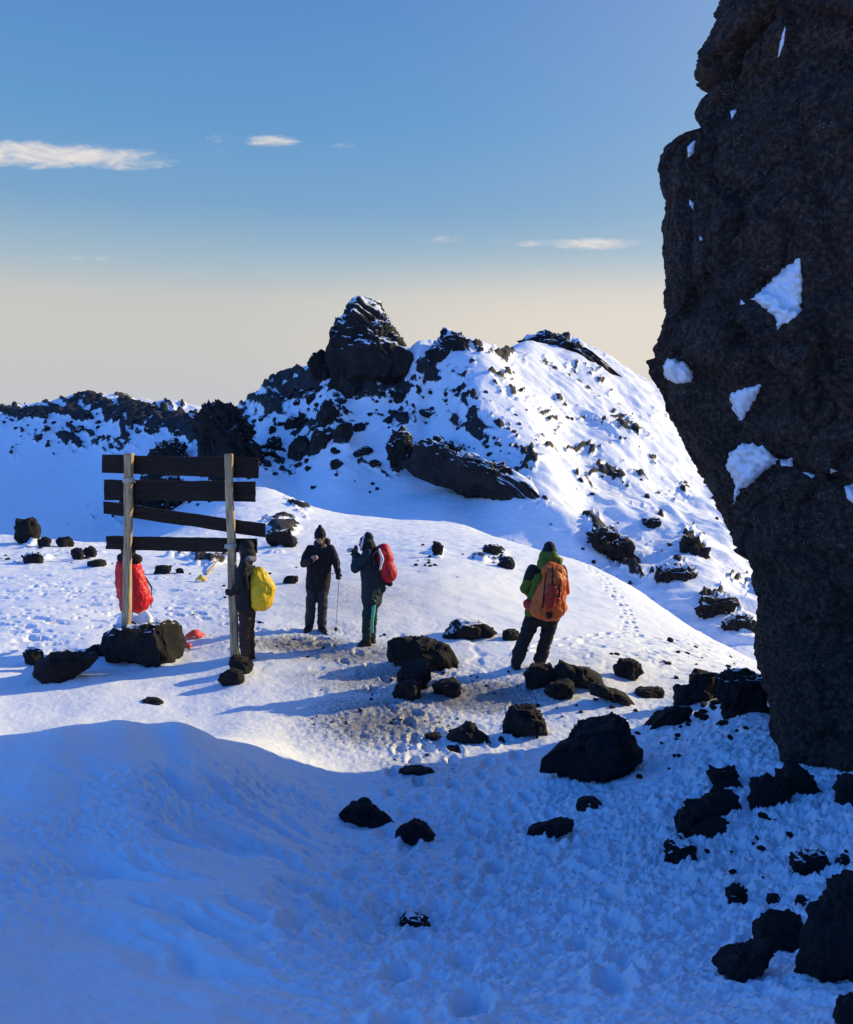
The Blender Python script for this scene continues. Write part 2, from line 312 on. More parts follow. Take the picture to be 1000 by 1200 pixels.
def field(T, near):
    s2, t2 = np.meshgrid(SS, T)                    # rows: distance, columns: bearing
    s = s2.ravel(); t = t2.ravel()
    # the smooth field is evaluated on a coarser grid and interpolated
    sc = np.linspace(SS[0], SS[-1], 260); tc = np.linspace(T[0], T[-1], 220)
    a, b = np.meshgrid(sc, tc); Ec = tps(a.ravel(), b.ravel()).reshape(a.shape)
    fi = np.clip((s-sc[0])/(sc[1]-sc[0]), 0, 258.999); fj = np.clip((t-tc[0])/(tc[1]-tc[0]), 0, 218.999)
    def cub(fi, fj):                               # Catmull-Rom
        i = np.floor(fi).astype(int); j = np.floor(fj).astype(int); x = fi-i; y = fj-j
        def wts(x): return [(-x**3+2*x*x-x)/2, (3*x**3-5*x*x+2)/2, (-3*x**3+4*x*x+x)/2, (x**3-x*x)/2]
        wx, wy = wts(x), wts(y); o = 0
        for p in range(4):
            for q in range(4):
                o = o + wy[p]*wx[q]*Ec[np.clip(j+p-1, 0, 219), np.clip(i+q-1, 0, 259)]
        return o
    e = cub(fi, fj)
    Yd = np.exp(t); x = s*Yd; z = CAMH + e*Yd
    u, v = uv_of(s, e)
    P = np.stack([x, Yd, np.zeros_like(x)], 1)
    rock = np.zeros_like(x); dirt = np.zeros_like(x)
    if near:
        for q in RK:
            uc, hw, v1 = (q[1]+q[2])/2, (q[2]-q[1])/2, q[4]
            mk = (np.abs(u-uc) < hw*2.2+6) & (np.abs(v-v1) < 26) & (Yd < 40)
            if mk.any():
                sc = Yd[mk].mean()/1000*hw
                z[mk] += np.minimum(.16*sc, .06)*ell(u[mk], v[mk], uc-hw*.15, v1-3, hw*1.15, 7)*(1+.7*fbm(P[mk]*3+q[3], 2))
        # broad undulation, trampled crust, wind ripples, blocky snow
        fade = np.clip(Yd/3.0, .35, 4)
        z = z + 0.022*fbm(P*0.9, 3)*np.clip(Yd/4, .5, 1.6) + .004*fbm(P*np.array([6.0, 9.0, 1]), 3, .6)
        path = np.maximum.reduce([ell(u, v, 470, 850, 120, 45), ell(u, v, 360, 752, 90, 16), ell(u, v, 540, 800, 110, 22), ell(u, v, 520, 1090, 200, 90)*.9, .8*ell(u, v, 560, 960, 150, 60)])
        tramp = .6*fbm(P*np.array([5.5, 7.5, 1]), 2, .6) + .55*fbm(P*np.array([15., 19., 1])+40, 3, .65)
        rightblk = np.maximum(ell(u, v, 880, 980, 200, 130), .9*ell(u, v, 840, 890, 130, 60))
        z = z + tramp*(0.0045 + 0.036*path + .075*rightblk + .022*sstep(v, 900, 960)*sstep(u, 250, 480)) * (Yd < 40)
        z = z + 0.005*np.minimum(ridged(P*np.array([2.4, 5.5, 1]) + 4, 3), 1.0)*sstep(Yd, 9, 12)*sstep(36-Yd, 0, 6)
        # footprints
        fp = perlin(P*np.array([3.1, 2.3, 1]) + 31)
        trod = np.maximum(ell(u, v, 780, 765, 130, 24), np.maximum(ell(u, v, 480, 780, 150, 40), .8*ell(u, v, 620, 1000, 260, 100)))
        z = z - 0.045*sstep(fp, .22, .5)*trod
        # single boot prints along the path we stand on
        rf = np.random.RandomState(3)
        for tr, off in (([(-.05, 2.3), (.15, 4.2), (.55, 6.6), (.35, 8.8), (-.5, 11.2), (-1.4, 13.6)], 0), ([(.75, 2.6), (.9, 4.6), (.95, 6.4), (.75, 8.6), (1.3, 11.0)], .3), ([(-.5, 3.0), (-.35, 5.0), (-.1, 7.2), (-.3, 9.6)], .5), ([(.3, 7.0), (1.2, 5.4), (1.9, 4.4)], .1), ([(-1.4, 13.6), (-3., 14.6), (-5., 16.)], .2), ([(1.3, 12.9), (2.5, 14.5), (4.2, 17.), (5., 21.), (5.6, 27.), (5.9, 34.)], .4)):
            tr = np.array(tr); L = np.concatenate([[0], np.cumsum(np.linalg.norm(np.diff(tr, axis=0), axis=1))]); side = 1
            for q in np.arange(off, L[-1], .36):
                cx, cy = np.interp(q, L, tr[:, 0]), np.interp(q, L, tr[:, 1]); q2 = min(q+.1, L[-1]); dxy = np.array([np.interp(q2, L, tr[:, 0])-cx, np.interp(q2, L, tr[:, 1])-cy]); dxy = dxy/(np.linalg.norm(dxy)+1e-9)
                cx += -dxy[1]*side*.12 + rf.normal()*.04; cy += dxy[0]*side*.12 + rf.normal()*.04; side = -side
                mk = (np.abs(x-cx) < .4) & (np.abs(Yd-cy) < .4)
                aa = ((x[mk]-cx)*dxy[0] + (Yd[mk]-cy)*dxy[1])/.155; bb = (-(x[mk]-cx)*dxy[1] + (Yd[mk]-cy)*dxy[0])/.062
                rr_ = np.sqrt(aa*aa+bb*bb) + .12*perlin(P[mk]*14+q)
                z[mk] += -rf.uniform(.035, .065)*sstep(1.25-rr_, 0, .45) + .016*np.exp(-((rr_-1.45)/.28)**2)
        sas = np.maximum.reduce([ell(u, v, 60, 735, 110, 28), .6*ell(u, v, 100, 700, 200, 30), .9*ell(u, v, 790, 765, 110, 22)])
        z = z + 0.10*sas*sstep(ridged(P*np.array([1.3, 3.6, 1]) + 2 + .3*fbm(P*2, 2)[:, None], 3, .6), .25, .9)
        # grain blown across the drift face
        face = sstep(620-u, 0, 300)*sstep(v, 850, 930)
        ra, rc_ = x*.82-Yd*.57, x*.57+Yd*.82
        gr = perlin(np.stack([ra*15, rc_*30, x*0+.37], 1)) + .6*perlin(np.stack([ra*28, rc_*55, x*0+3.41], 1))
        pat = sstep(fbm(P*1.1+8, 3), -.65, .05)*np.clip(np.maximum(1.25*ell(u, v, 130, 985, 190, 75, -14), .8*ell(u, v, 300, 930, 120, 40, 20))+.10, 0, 1)*(1-.85*ell(u, v, 40, 925, 110, 45, -10))
        z = z + face*pat*0.026*gr
        wq = .22*fbm(P*1.3+15, 2)
        rib = ridged(np.stack([ra*.75, (rc_+wq)*2.2, x*0+5.5], 1), 3, .55)
        z = z + face*0.15*np.clip(rib, -.6, 1.2)*np.clip(1.2*ell(u, v, 260, 1020, 190, 120, 30), 0, 1)
        # lumpy far knoll and its tracks
        far = sstep(Yd, 17, 26)
        z = z + far*(0.025*fbm(P*1.6+3, 4, .6) + .12*fbm(P*.25, 2)*sstep(420-u, 0, 160))
        dirt = np.maximum.reduce([.85*ell(u, v, 450, 845, 120, 42), .5*ell(u, v, 420, 700, 160, 40), .9*ell(u, v, 350, 755, 80, 13), .95*ell(u, v, 545, 815, 130, 26), .7*ell(u, v, 450, 795, 150, 34), .75*ell(u, v, 415, 768, 120, 18), .5*ell(u, v, 500, 900, 120, 40), .5*ell(u, v, 660, 800, 110, 22), .38*ell(u, v, 470, 1078, 60, 16), .28*ell(u, v, 560, 1000, 180, 60), .30*ell(u, v, 830, 1000, 160, 80)])
        kn = np.maximum.reduce([ell(u, v, 330, 622, 26, 22), .8*ell(u, v, 350, 596, 26, 8, 25), .7*ell(u, v, 580, 655, 26, 10), .5*ell(u, v, 240, 650, 60, 26), .45*ell(u, v, 60, 650, 90, 14), .55*ell(u, v, 510, 650, 16, 16, -45)])
        rn = fbm(P*np.array([.9, .7, 1]) + 11, 4, .6)
        rock = np.clip(kn*1.1 + rn*.55 - .35, 0, 1)*sstep(Yd, 16, 22)
        z = z + .35*sstep(rock, .2, .8)
    else:
        n1 = fbm(P*.035 + 5, 3); n2 = fbm(P*.22 + 1, 4, .55); n3 = ridged(P*.33 + 2, 4, .55)
        regs = [  # u, v, ru, rv, angle, weight
            (60,487,100,17,0,1.10),(150,487,85,24,10,1.10),(215,500,40,26,20,1.0),(90,515,140,26,0,.68),(265,515,40,42,0,1.25),(310,480,50,40,0,.8),
            (350,455,50,24,-30,1.15),(330,445,40,12,-30,1.1),(385,430,30,14,0,1.1),(500,435,40,24,20,.9),(595,420,40,14,20,.75),(600,460,50,30,30,.6),(375,510,70,50,0,.74),(330,540,60,30,0,.62),(430,550,90,20,10,.5),(440,455,70,24,0,.85),(470,490,60,28,0,.75),(520,440,55,26,10,.7),(555,410,60,14,8,.75),(410,555,110,26,0,.35),(200,580,60,20,-10,.5),(250,545,60,30,0,.7),
            (560,500,60,36,35,.8),(610,540,50,40,40,.6),(650,500,80,30,30,.42),(700,410,50,14,22,.7),(660,400,50,9,18,.8),(710,635,45,20,25,.95),(745,668,40,20,45,.7),(640,600,30,20,30,.5),(805,640,34,16,20,.7),(845,712,34,20,25,1.0),(790,660,50,20,40,.5),(770,610,20,10,30,.6),(760,500,60,40,35,.32),(880,690,40,30,0,.6),(720,560,70,34,40,.66),(680,450,80,22,30,.66),(740,510,60,18,35,.68),(690,500,60,14,38,.6),(770,560,50,14,42,.6),(400,520,180,70,0,.45),(650,540,40,20,40,.6),(690,590,50,14,35,.45),(800,570,40,16,45,.5),(100,605,120,18,0,.28)]
        wt = np.zeros_like(x)
        for r in regs: wt = np.maximum(wt, r[5]*ell(u, v, *r[:5]))
        ca, sa = math.cos(R(28)), math.sin(R(28)); ua, va = u*ca+v*sa, -u*sa+v*ca
        hf = .75*fbm(np.stack([ua*.028, va*.070, u*0], 1) + 4, 3, .6) + .55*fbm(np.stack([u*.10, v*.15, u*0+3], 1), 3, .6)
        rock = np.clip(wt*1.12 + hf*.62 - .33, 0, 1.2)
        rr = sstep(rock, .25, .75)
        z = z + rr*(0.25 + 0.42*n3) + .20*n2*(.35+rr) + .5*n1
        crag_z = np.clip(np.maximum(ell(u, v, 400, 500, 160, 60), ell(u, v, 570, 470, 90, 60)) + ell(u, v, 120, 490, 140, 30), 0, 1)
        z = z + crag_z*(1.0*fbm(P*.085+6, 3) + .55*ridged(P*np.array([.13, .13, 1])+9, 3, .5))
        fl = sstep(u, 590, 680)
        wf = 2.5*fbm(P*.05+12, 3)
        z = z + fl*(1.15*ridged(np.stack([(x*.55-Yd*.83)*.03+wf*.1, (x*.83+Yd*.55+wf*2)*.06, x*0+2], 1), 3, .5)*sstep(fbm(P*.035+33, 2), -.5, .4) + 1.25*fbm(P*.085+3, 4, .55))
        # wind-scoured smooth flank
        z = z + .07*ridged(np.stack([(x*.6-Yd*.8)*.12+wf, (x*.8+Yd*.6)*.35+wf*.3, x*0], 1), 3)*sstep(u, 560, 660)
    return np.stack([x, Yd, z], 1), rock, dirt, (len(T), len(SS))

def grid_mesh(name, V, shape, attrs):
    r, c = shape
    idx = np.arange(r*c).reshape(r, c)
    F = np.stack([idx[:-1, :-1], idx[:-1, 1:], idx[1:, 1:], idx[1:, :-1]], -1).reshape(-1, 4)
    me = bpy.data.meshes.new(name)
    me.vertices.add(len(V)); me.vertices.foreach_set('co', V.astype(np.float32).ravel())
    me.loops.add(F.size); me.loops.foreach_set('vertex_index', F.astype(np.int32).ravel())
    me.polygons.add(len(F)); me.polygons.foreach_set('loop_start', np.arange(0, F.size, 4, dtype=np.int32))
    me.polygons.foreach_set('use_smooth', np.ones(len(F), bool))
    for k, a in attrs.items():
        at_ = me.attributes.new(k, 'FLOAT', 'POINT'); at_.data.foreach_set('value', a.astype(np.float32))
    me.update(calc_edges=True); me.validate()
    return me

# ------------------------------------------------------------------ materials
def principled(m, **ins):
    pass
def new_mat(name):
    m = bpy.data.materials.new(name); m.use_nodes = True
    return m, NT(m.node_tree)
def finish(nt, color, rough=.8, bump=None, bstr=.5, bdist=.02, spec=.3, **extra):
    b = nt.n('ShaderNodeBsdfPrincipled')
    nt.set(b, 'Base Color', color if not (isinstance(color, tuple) and len(color) == 3) else color + (1,))
    nt.set(b, 'Roughness', rough); nt.set(b, 'Specular IOR Level', spec)
    for k, v in extra.items(): nt.set(b, k, v)
    if bump is not None:
        bn = nt.n('ShaderNodeBump', ins={'Height': bump, 'Strength': bstr, 'Distance': bdist}); nt.set(b, 'Normal', bn.outputs[0])
    nt.n('ShaderNodeOutputMaterial', ins={'Surface': b.outputs[0]})

SNOW = (0.79, 0.82, 0.85, 1)
def snow_mat(name, rockscale, bscale, bdist):
    m, t = new_mat(name)
    tc = t.n('ShaderNodeTexCoord').outputs['Object']
    rk = t.n('ShaderNodeAttribute', attribute_name='rock').outputs['Fac']
    di = t.n('ShaderNodeAttribute', attribute_name='dirt').outputs['Fac']
    nz = t.noise(rockscale, 6, .65, tc); nf = t.noise(rockscale*4, 4, .6, tc)
    rm = t.smooth(t.math('ADD', rk, t.math('MULTIPLY', t.math('SUBTRACT', nz, .5), .75)), .42, .50)
    gz = t.noise(30, 5, .75, tc); g2 = t.noise(3, 3, .6, tc)
    dm = t.smooth(t.math('ADD', t.math('MULTIPLY', di, .42), t.math('MULTIPLY_ADD', gz, .85, t.math('MULTIPLY', g2, .15))),   .69, .82)
    rc = t.mix(nf, (.011, .0105, .011, 1), (.050, .045, .042, 1))
    vz = t.n('ShaderNodeMix', data_type='RGBA'); t.set(vz, 0, t.noise(.8, 3, .5, tc)); t.set(vz, 6, (.74, .775, .81, 1)); t.set(vz, 7, (.83, .85, .87, 1))
    dust = t.mix(t.math('MULTIPLY', di, .66), vz.outputs[2], (.36, .325, .30, 1))
    c = t.mix(t.math('MULTIPLY', dm, .75), dust, (.10, .092, .086, 1))
    c = t.mix(rm, c, rc)
    bn = t.math('ADD', t.noise(bscale, 5, .6, tc), t.math('MULTIPLY', t.noise(bscale*4.5, 3, .6, tc), .35))
    finish(t, c, t.mix(rm, (.55,)*3 + (1,), (.85,)*3 + (1,)), bn, .55, bdist, .25)
    return m
M = {}
M['snow_near'] = snow_mat('snow_near', 1.6, 11.0, .022)
M['snow_far'] = snow_mat('snow_far', .55, 1.3, .25)

def rock_mat(name, scale, snow=None, dark=1.0, bdist=.05, speck=0.0, fine=.4, tint=None, tight=1.0):
    m, t = new_mat(name)
    tc = t.n('ShaderNodeTexCoord').outputs['Object']; ge = t.n('ShaderNodeNewGeometry')
    a = t.noise(scale, 7, .68, tc); b = t.noise(scale*6, 4, .65, tc); c3 = t.noise(scale*.35, 3, .5, tc)
    k = t.math('MULTIPLY_ADD', a, 1-fine, t.math('MULTIPLY', b, fine))
    c = t.ramp(k, [(.5-.18*tight, tuple(dark*q for q in (.008, .0075, .0075))), (.5, tuple(dark*q for q in (.022, .0195, .0185))), (.5+.18*tight, tuple(dark*q for q in (.056, .049, .045)))])
    c = t.mix(t.math('MULTIPLY', c3, .5), c, t.mix(1.0, c, (1.08, .94, .84, 1), 'MULTIPLY'))
    rough = .82
    if speck:
        sp_ = t.n('ShaderNodeTexVoronoi', feature='F1'); sp_.inputs['Scale'].default_value = scale*11; t.set(sp_, 'Vector', tc)
        sm = t.math('MULTIPLY', t.smooth(sp_.outputs['Distance'], .26, .12), t.smooth(t.noise(scale*1.8, 4, .6, tc), .5, .66))
        c = t.mix(t.math('MULTIPLY', sm, speck), c, (.32, .31, .31, 1))
    if tint: c = t.mix(1.0, c, tint + (1,), 'MULTIPLY')
    if snow is not None:
        nz = t.n('ShaderNodeSeparateXYZ', ins={0: ge.outputs['Normal']}).outputs[2]
        sm = t.smooth(t.math('ADD', nz, t.math('MULTIPLY', t.math('SUBTRACT', t.noise(scale*1.5, 5, .65, tc), .5), 1.1)), snow, snow+.10)
        c = t.mix(sm, c, SNOW)
    finish(t, c, rough, t.math('ADD', a, t.math('MULTIPLY', b, .5)), .9, bdist, .3)
    return m
M['boulder'] = rock_mat('boulder_rock', 7.0, 1.16, .50, .05)
M['boulder_snowy'] = rock_mat('boulder_rock_snowy', 7.0, .84, .55, .05)
M['tower'] = rock_mat('tower_rock', 4.2, None, 1.15, .12, .8, .72, (1.45, 1.12, .88), .62)
M['crag'] = rock_mat('crag_rock', .45, .66, .75, .5)
M['crag_bare'] = rock_mat('crag_rock_bare', .45, .90, .75, .5)
def plain_snow():
    m, t = new_mat('packed_snow'); tc = t.n('ShaderNodeTexCoord').outputs['Object']
    finish(t, SNOW, .55, t.noise(22, 5, .6, tc), .6, .02, .25); return m
M['snow'] = plain_snow()
def cloth(name, col, scale=30, rough=.8, var=.35):
    m, t = new_mat(name); tc = t.n('ShaderNodeTexCoord').outputs['Object']
    nz = t.noise(scale*.35, 4, .6, tc)
    c = t.mix(nz, tuple(q*(1-var) for q in col) + (1,), tuple(min(1, q*(1+var)) for q in col) + (1,))
    finish(t, c, rough, t.noise(scale, 4, .6, tc), .5, .012, .3); return m
def wood(name, c0, c1):
    m, t = new_mat(name); tc = t.n('ShaderNodeTexCoord').outputs['Object']
    mp = t.n('ShaderNodeMapping'); t.set(mp, 'Vector', tc); mp.inputs['Scale'].default_value = (9, 9, .9) if 'post' in name else (.9, 9, 14)
    nz = t.noise(3.0, 6, .65, mp.outputs[0], .6); st = t.noise(1.3, 3, .5, tc)
    k = t.math('MULTIPLY_ADD', nz, .75, t.math('MULTIPLY', st, .25))
    c = t.ramp(k, [(.33, c0), (.66, c1)])
    finish(t, c, .85, nz, .8, .012, .2); return m
M['post'] = wood('post_wood', (.15, .095, .050), (.62, .45, .25))
M['board'] = wood('board_wood', (.010, .008, .007), (.034, .026, .021))
M['rope'] = cloth('rope', (.55, .50, .42), 60)

# ------------------------------------------------------------------ linking helpers
def tag(o, label=None, cat=None, group=None, kind=None):
    if label: o['label'] = label
    if cat: o['category'] = cat
    if group: o['group'] = group
    if kind: o['kind'] = kind
    return o
def link(name, me, mat, parent=None, loc=None):
    o = bpy.data.objects.new(name, me); COL.objects.link(o)
    if mat is not None and len(me.materials) == 0: me.materials.append(mat)
    if parent is not None: o.parent = parent
    if loc is not None: o.location = loc
    return o
def empty(name, loc):
    o = bpy.data.objects.new(name, None); COL.objects.link(o); o.location = loc; o.empty_display_size = .2; return o
def mesh_np(name, V, F, smooth=True):
    me = bpy.data.meshes.new(name); me.from_pydata([tuple(map(float, p)) for p in V], [], [tuple(int(i) for i in f) for f in F])
    if smooth: me.polygons.foreach_set('use_smooth', np.ones(len(me.polygons), bool))
    me.update(); return me

# ------------------------------------------------------------------ terrain objects
Vn, rockn, dirtn, shn = field(TNEAR, True)
Vf, rockf, dirtf, shf = field(TFAR, False)
# the two sheets share their edge
Vf[:shf[1]] = Vn[-shn[1]:]
ground = link('snow_ground', grid_mesh('snow_ground', Vn, shn, {'rock': rockn, 'dirt': dirtn}), M['snow_near']); tag(ground, kind='structure')
mount = link('mountain', grid_mesh('mountain', Vf, shf, {'rock': rockf, 'dirt': dirtf}), M['snow_far']); tag(mount, kind='structure')
# far below: the hazy lowland under the summit, out to the horizon
def lowland():
    n = 96; V = [(0, 0, -400)]; F = []
    for k in range(n): V.append((30000*math.cos(2*math.pi*k/n), 30000*math.sin(2*math.pi*k/n), -400))
    for k in range(n): F.append((0, 1+k, 1+(k+1) % n))
    me = mesh_np('cloud_sea', V, F); m, t = new_mat('cloud_sea')
    tc = t.n('ShaderNodeTexCoord').outputs['Object']
    finish(t, t.mix(t.noise(.0006, 5, .6, tc), (.55, .55, .57, 1), (.72, .70, .68, 1)), 1.0, None, spec=0.0)
    return tag(link('cloud_sea', me, m), kind='structure')
lowland()

GE = {True: ((Vn[:, 2]-CAMH)/Vn[:, 1]).reshape(shn), False: ((Vf[:, 2]-CAMH)/Vf[:, 1]).reshape(shf)}
GZ = {True: Vn[:, 2].reshape(shn), False: Vf[:, 2].reshape(shf)}
def hit(u, v, far=False):
    """where the sight line through picture point u, v first meets the snow"""
    s, e = se(u, v); i = int(np.clip(np.searchsorted(SS, s), 1, len(SS)-1))
    T = TFAR if far else TNEAR
    colm = GE[not far][:, i]; j = np.argmax(colm >= e)
    if colm[j] < e: j = len(T)-1
    if j > 0 and colm[j] > e: 
        f = (e-colm[j-1])/(colm[j]-colm[j-1]+1e-9); tt = T[j-1] + f*(T[j]-T[j-1])
    else: tt = T[j]
    Yd = math.exp(tt); return Vector((s*Yd, Yd, CAMH + e*Yd))
def gz(x, y):
    near = y < 56.0; T = TNEAR if near else TFAR
    j = int(np.clip(np.searchsorted(T, math.log(max(y, 1.31))), 1, len(T)-1)); i = int(np.clip(np.searchsorted(SS, x/y), 1, len(SS)-1))
    return float(GZ[near][j, i])

# ------------------------------------------------------------------ rocks
_ico = {}
def ico(k):
    if k not in _ico:
        bm = bmesh.new(); bmesh.ops.create_icosphere(bm, subdivisions=k, radius=1)
        bm.verts.ensure_lookup_table()
        _ico[k] = (np.array([v.co[:] for v in bm.verts]), [tuple(q.index for q in f.verts) for f in bm.faces]); bm.free()
    return _ico[k]
def rock_shape(seed, sub=4, outline=None, rough=.16, cuts=9, box=.55):
    """unit rock: x across, y depth, z up. outline = list of (x, z) seen from the front (star shaped about 0, 0)"""
    rg = np.random.RandomState(seed); D, F = ico(sub)
    P = D.copy()
    P = np.sign(P)*np.abs(P)**box                            # towards a rounded block
    P /= np.maximum(np.linalg.norm(P, axis=1, keepdims=True)**.55, 1e-6)
    for k in range(cuts):
        m = rg.normal(size=3); m /= np.linalg.norm(m); c = rg.uniform(.62, .95)
        d = P@m; P = P - np.where(d > c, d-c, 0)[:, None]*m*.92
    off = rg.uniform(-50, 50, 3)
    P = P + D*(rough*fbm(D*1.7+off, 5, .55))[:, None] + D*(rough*.35*(ridged(D*3.1+off, 4, .6)-.6))[:, None]
    if outline is not None:
        phi = np.arctan2(P[:, 2], P[:, 0]); rho = np.hypot(P[:, 0], P[:, 2])
        ol = np.array(outline); oa = np.arctan2(ol[:, 1], ol[:, 0])
        # natural silhouette of the block by bearing, replaced by the wanted one
        nb = 96; bins = ((phi+math.pi)/(2*math.pi)*nb).astype(int) % nb
        mx = np.array([np.percentile(rho[bins == b], 97) if (bins == b).any() else 1 for b in range(nb)]); mx = (np.roll(mx, 2)+np.roll(mx, 1)+mx+np.roll(mx, -1)+np.roll(mx, -2))/5
        cen = -math.pi + (np.arange(nb)+.5)*2*math.pi/nb
        nat = np.interp(phi, cen, mx, period=2*math.pi)
        # polygon radius at phi
        rad = np.zeros_like(phi); A_ = ol; B_ = np.roll(ol, -1, 0)
        dx, dz = np.cos(phi), np.sin(phi)
        for a, b in zip(A_, B_):
            ex, ez = b-a; den = dx*ez - dz*ex
            with np.errstate(divide='ignore', invalid='ignore'):
                tt = (a[0]*ez - a[1]*ex)/den; uu = (a[0]*dz - a[1]*dx)/den
            ok = (tt > 0) & (uu >= -1e-6) & (uu <= 1+1e-6) & np.isfinite(tt)
            rad = np.maximum(rad, np.where(ok, tt, 0))
        rad = np.where(rad <= 0, 1, rad)
        sc = rad/nat; P[:, 0] *= sc; P[:, 2] *= sc
        P = P + D*(rough*.22*fbm(D*6+off, 4, .6))[:, None]*np.abs(ol).max()*.6
    return P, F
def place_rock(name, u0, u1, v0, v1, label, mat='boulder', seed=1, depth=.8, sub=4, outline=None, far=False, bury=.18, rough=.16, cuts=9, cat='rock', group=None, box=.55, dist=None, grit=1.0, shear=0.0):
    """rock filling picture box u0..u1, v0..v1, its front foot on the snow"""
    uc = (u0+u1)/2
    h = hit(uc, v1, far) if dist is None else at(uc, v1, dist)
    wid = (u1-u0)/1000*h.y
    dep = wid*depth; Yc = h.y + dep*.42
    cx = se(uc, v1)[0]*Yc
    P, F = rock_shape(seed, sub, outline, rough, cuts, box)
    lo, hi = P.min(0), P.max(0)
    wid = (u1-u0)/1000*Yc
    ztop = CAMH + se(uc, v0)[1]*Yc
    zb = min(h.z, gz(cx, min(Yc, 320)) if dist is None else h.z) - bury*abs(ztop-h.z) - .02
    V = np.empty_like(P)
    V[:, 0] = ((P[:, 0]-lo[0])/(hi[0]-lo[0])-.5)*wid
    V[:, 1] = ((P[:, 1]-lo[1])/(hi[1]-lo[1])-.5)*dep
    V[:, 2] = (P[:, 2]-lo[2])/(hi[2]-lo[2])*(ztop-zb)
    dm = np.array([wid, dep, ztop-zb]); ctr = V.mean(0); nn = (V-ctr)/(dm**2); nn /= np.linalg.norm(nn, axis=1, keepdims=True)+1e-9
    sz = dm.min(); q = V*(3.2/sz) + seed*3.7
    V = V + nn*(sz*grit*(.075*(ridged(q*.6, 4, .6)-.7) + .045*fbm(q*2.2, 3, .6)))[:, None]
    V[:, 1] -= V[:, 0]/wid*shear
    o = link(name, mesh_np(name, V, F), M[mat], loc=(cx, Yc, zb))
    return tag(o, label, cat, group)
def opx(pts_, cu, cv):               # outline measured on the picture -> star outline about its centre
    return [(p[0]-cu, -(p[1]-cv)) for p in pts_]

# ------------------------------------------------------------------ the rock tower on the right
OUTL = [(-420, 872), (-300, 860), (-150, 850), (0, 838), (25, 835), (60, 823), (100, 819), (118, 823), (128, 829), (150, 825), (163, 813), (174, 800), (188, 787), (205, 783), (250, 778), (300, 771), (330, 769), (350, 771), (372, 770), (392, 765), (408, 761),
        (425, 762), (440, 767), (455, 772), (480, 779), (500, 786), (525, 797), (555, 810), (580, 823), (600, 834), (625, 846), (650, 862), (675, 874), (695, 881), (720, 883), (745, 882), (765, 886), (785, 893), (800, 900), (830, 905), (860, 905), (885, 898), (920, 890), (960, 884), (1100, 880)]
SEC = [(.5, 8.9), (0, 7.6), (.22, 6.9), (.75, 6.35), (1.6, 5.85), (2.7, 5.2), (6, 2.7), (9, 3.0), (10.2, 6), (8, 10), (4.5, 11.4), (2.1, 11.0), (1.15, 10.1)]
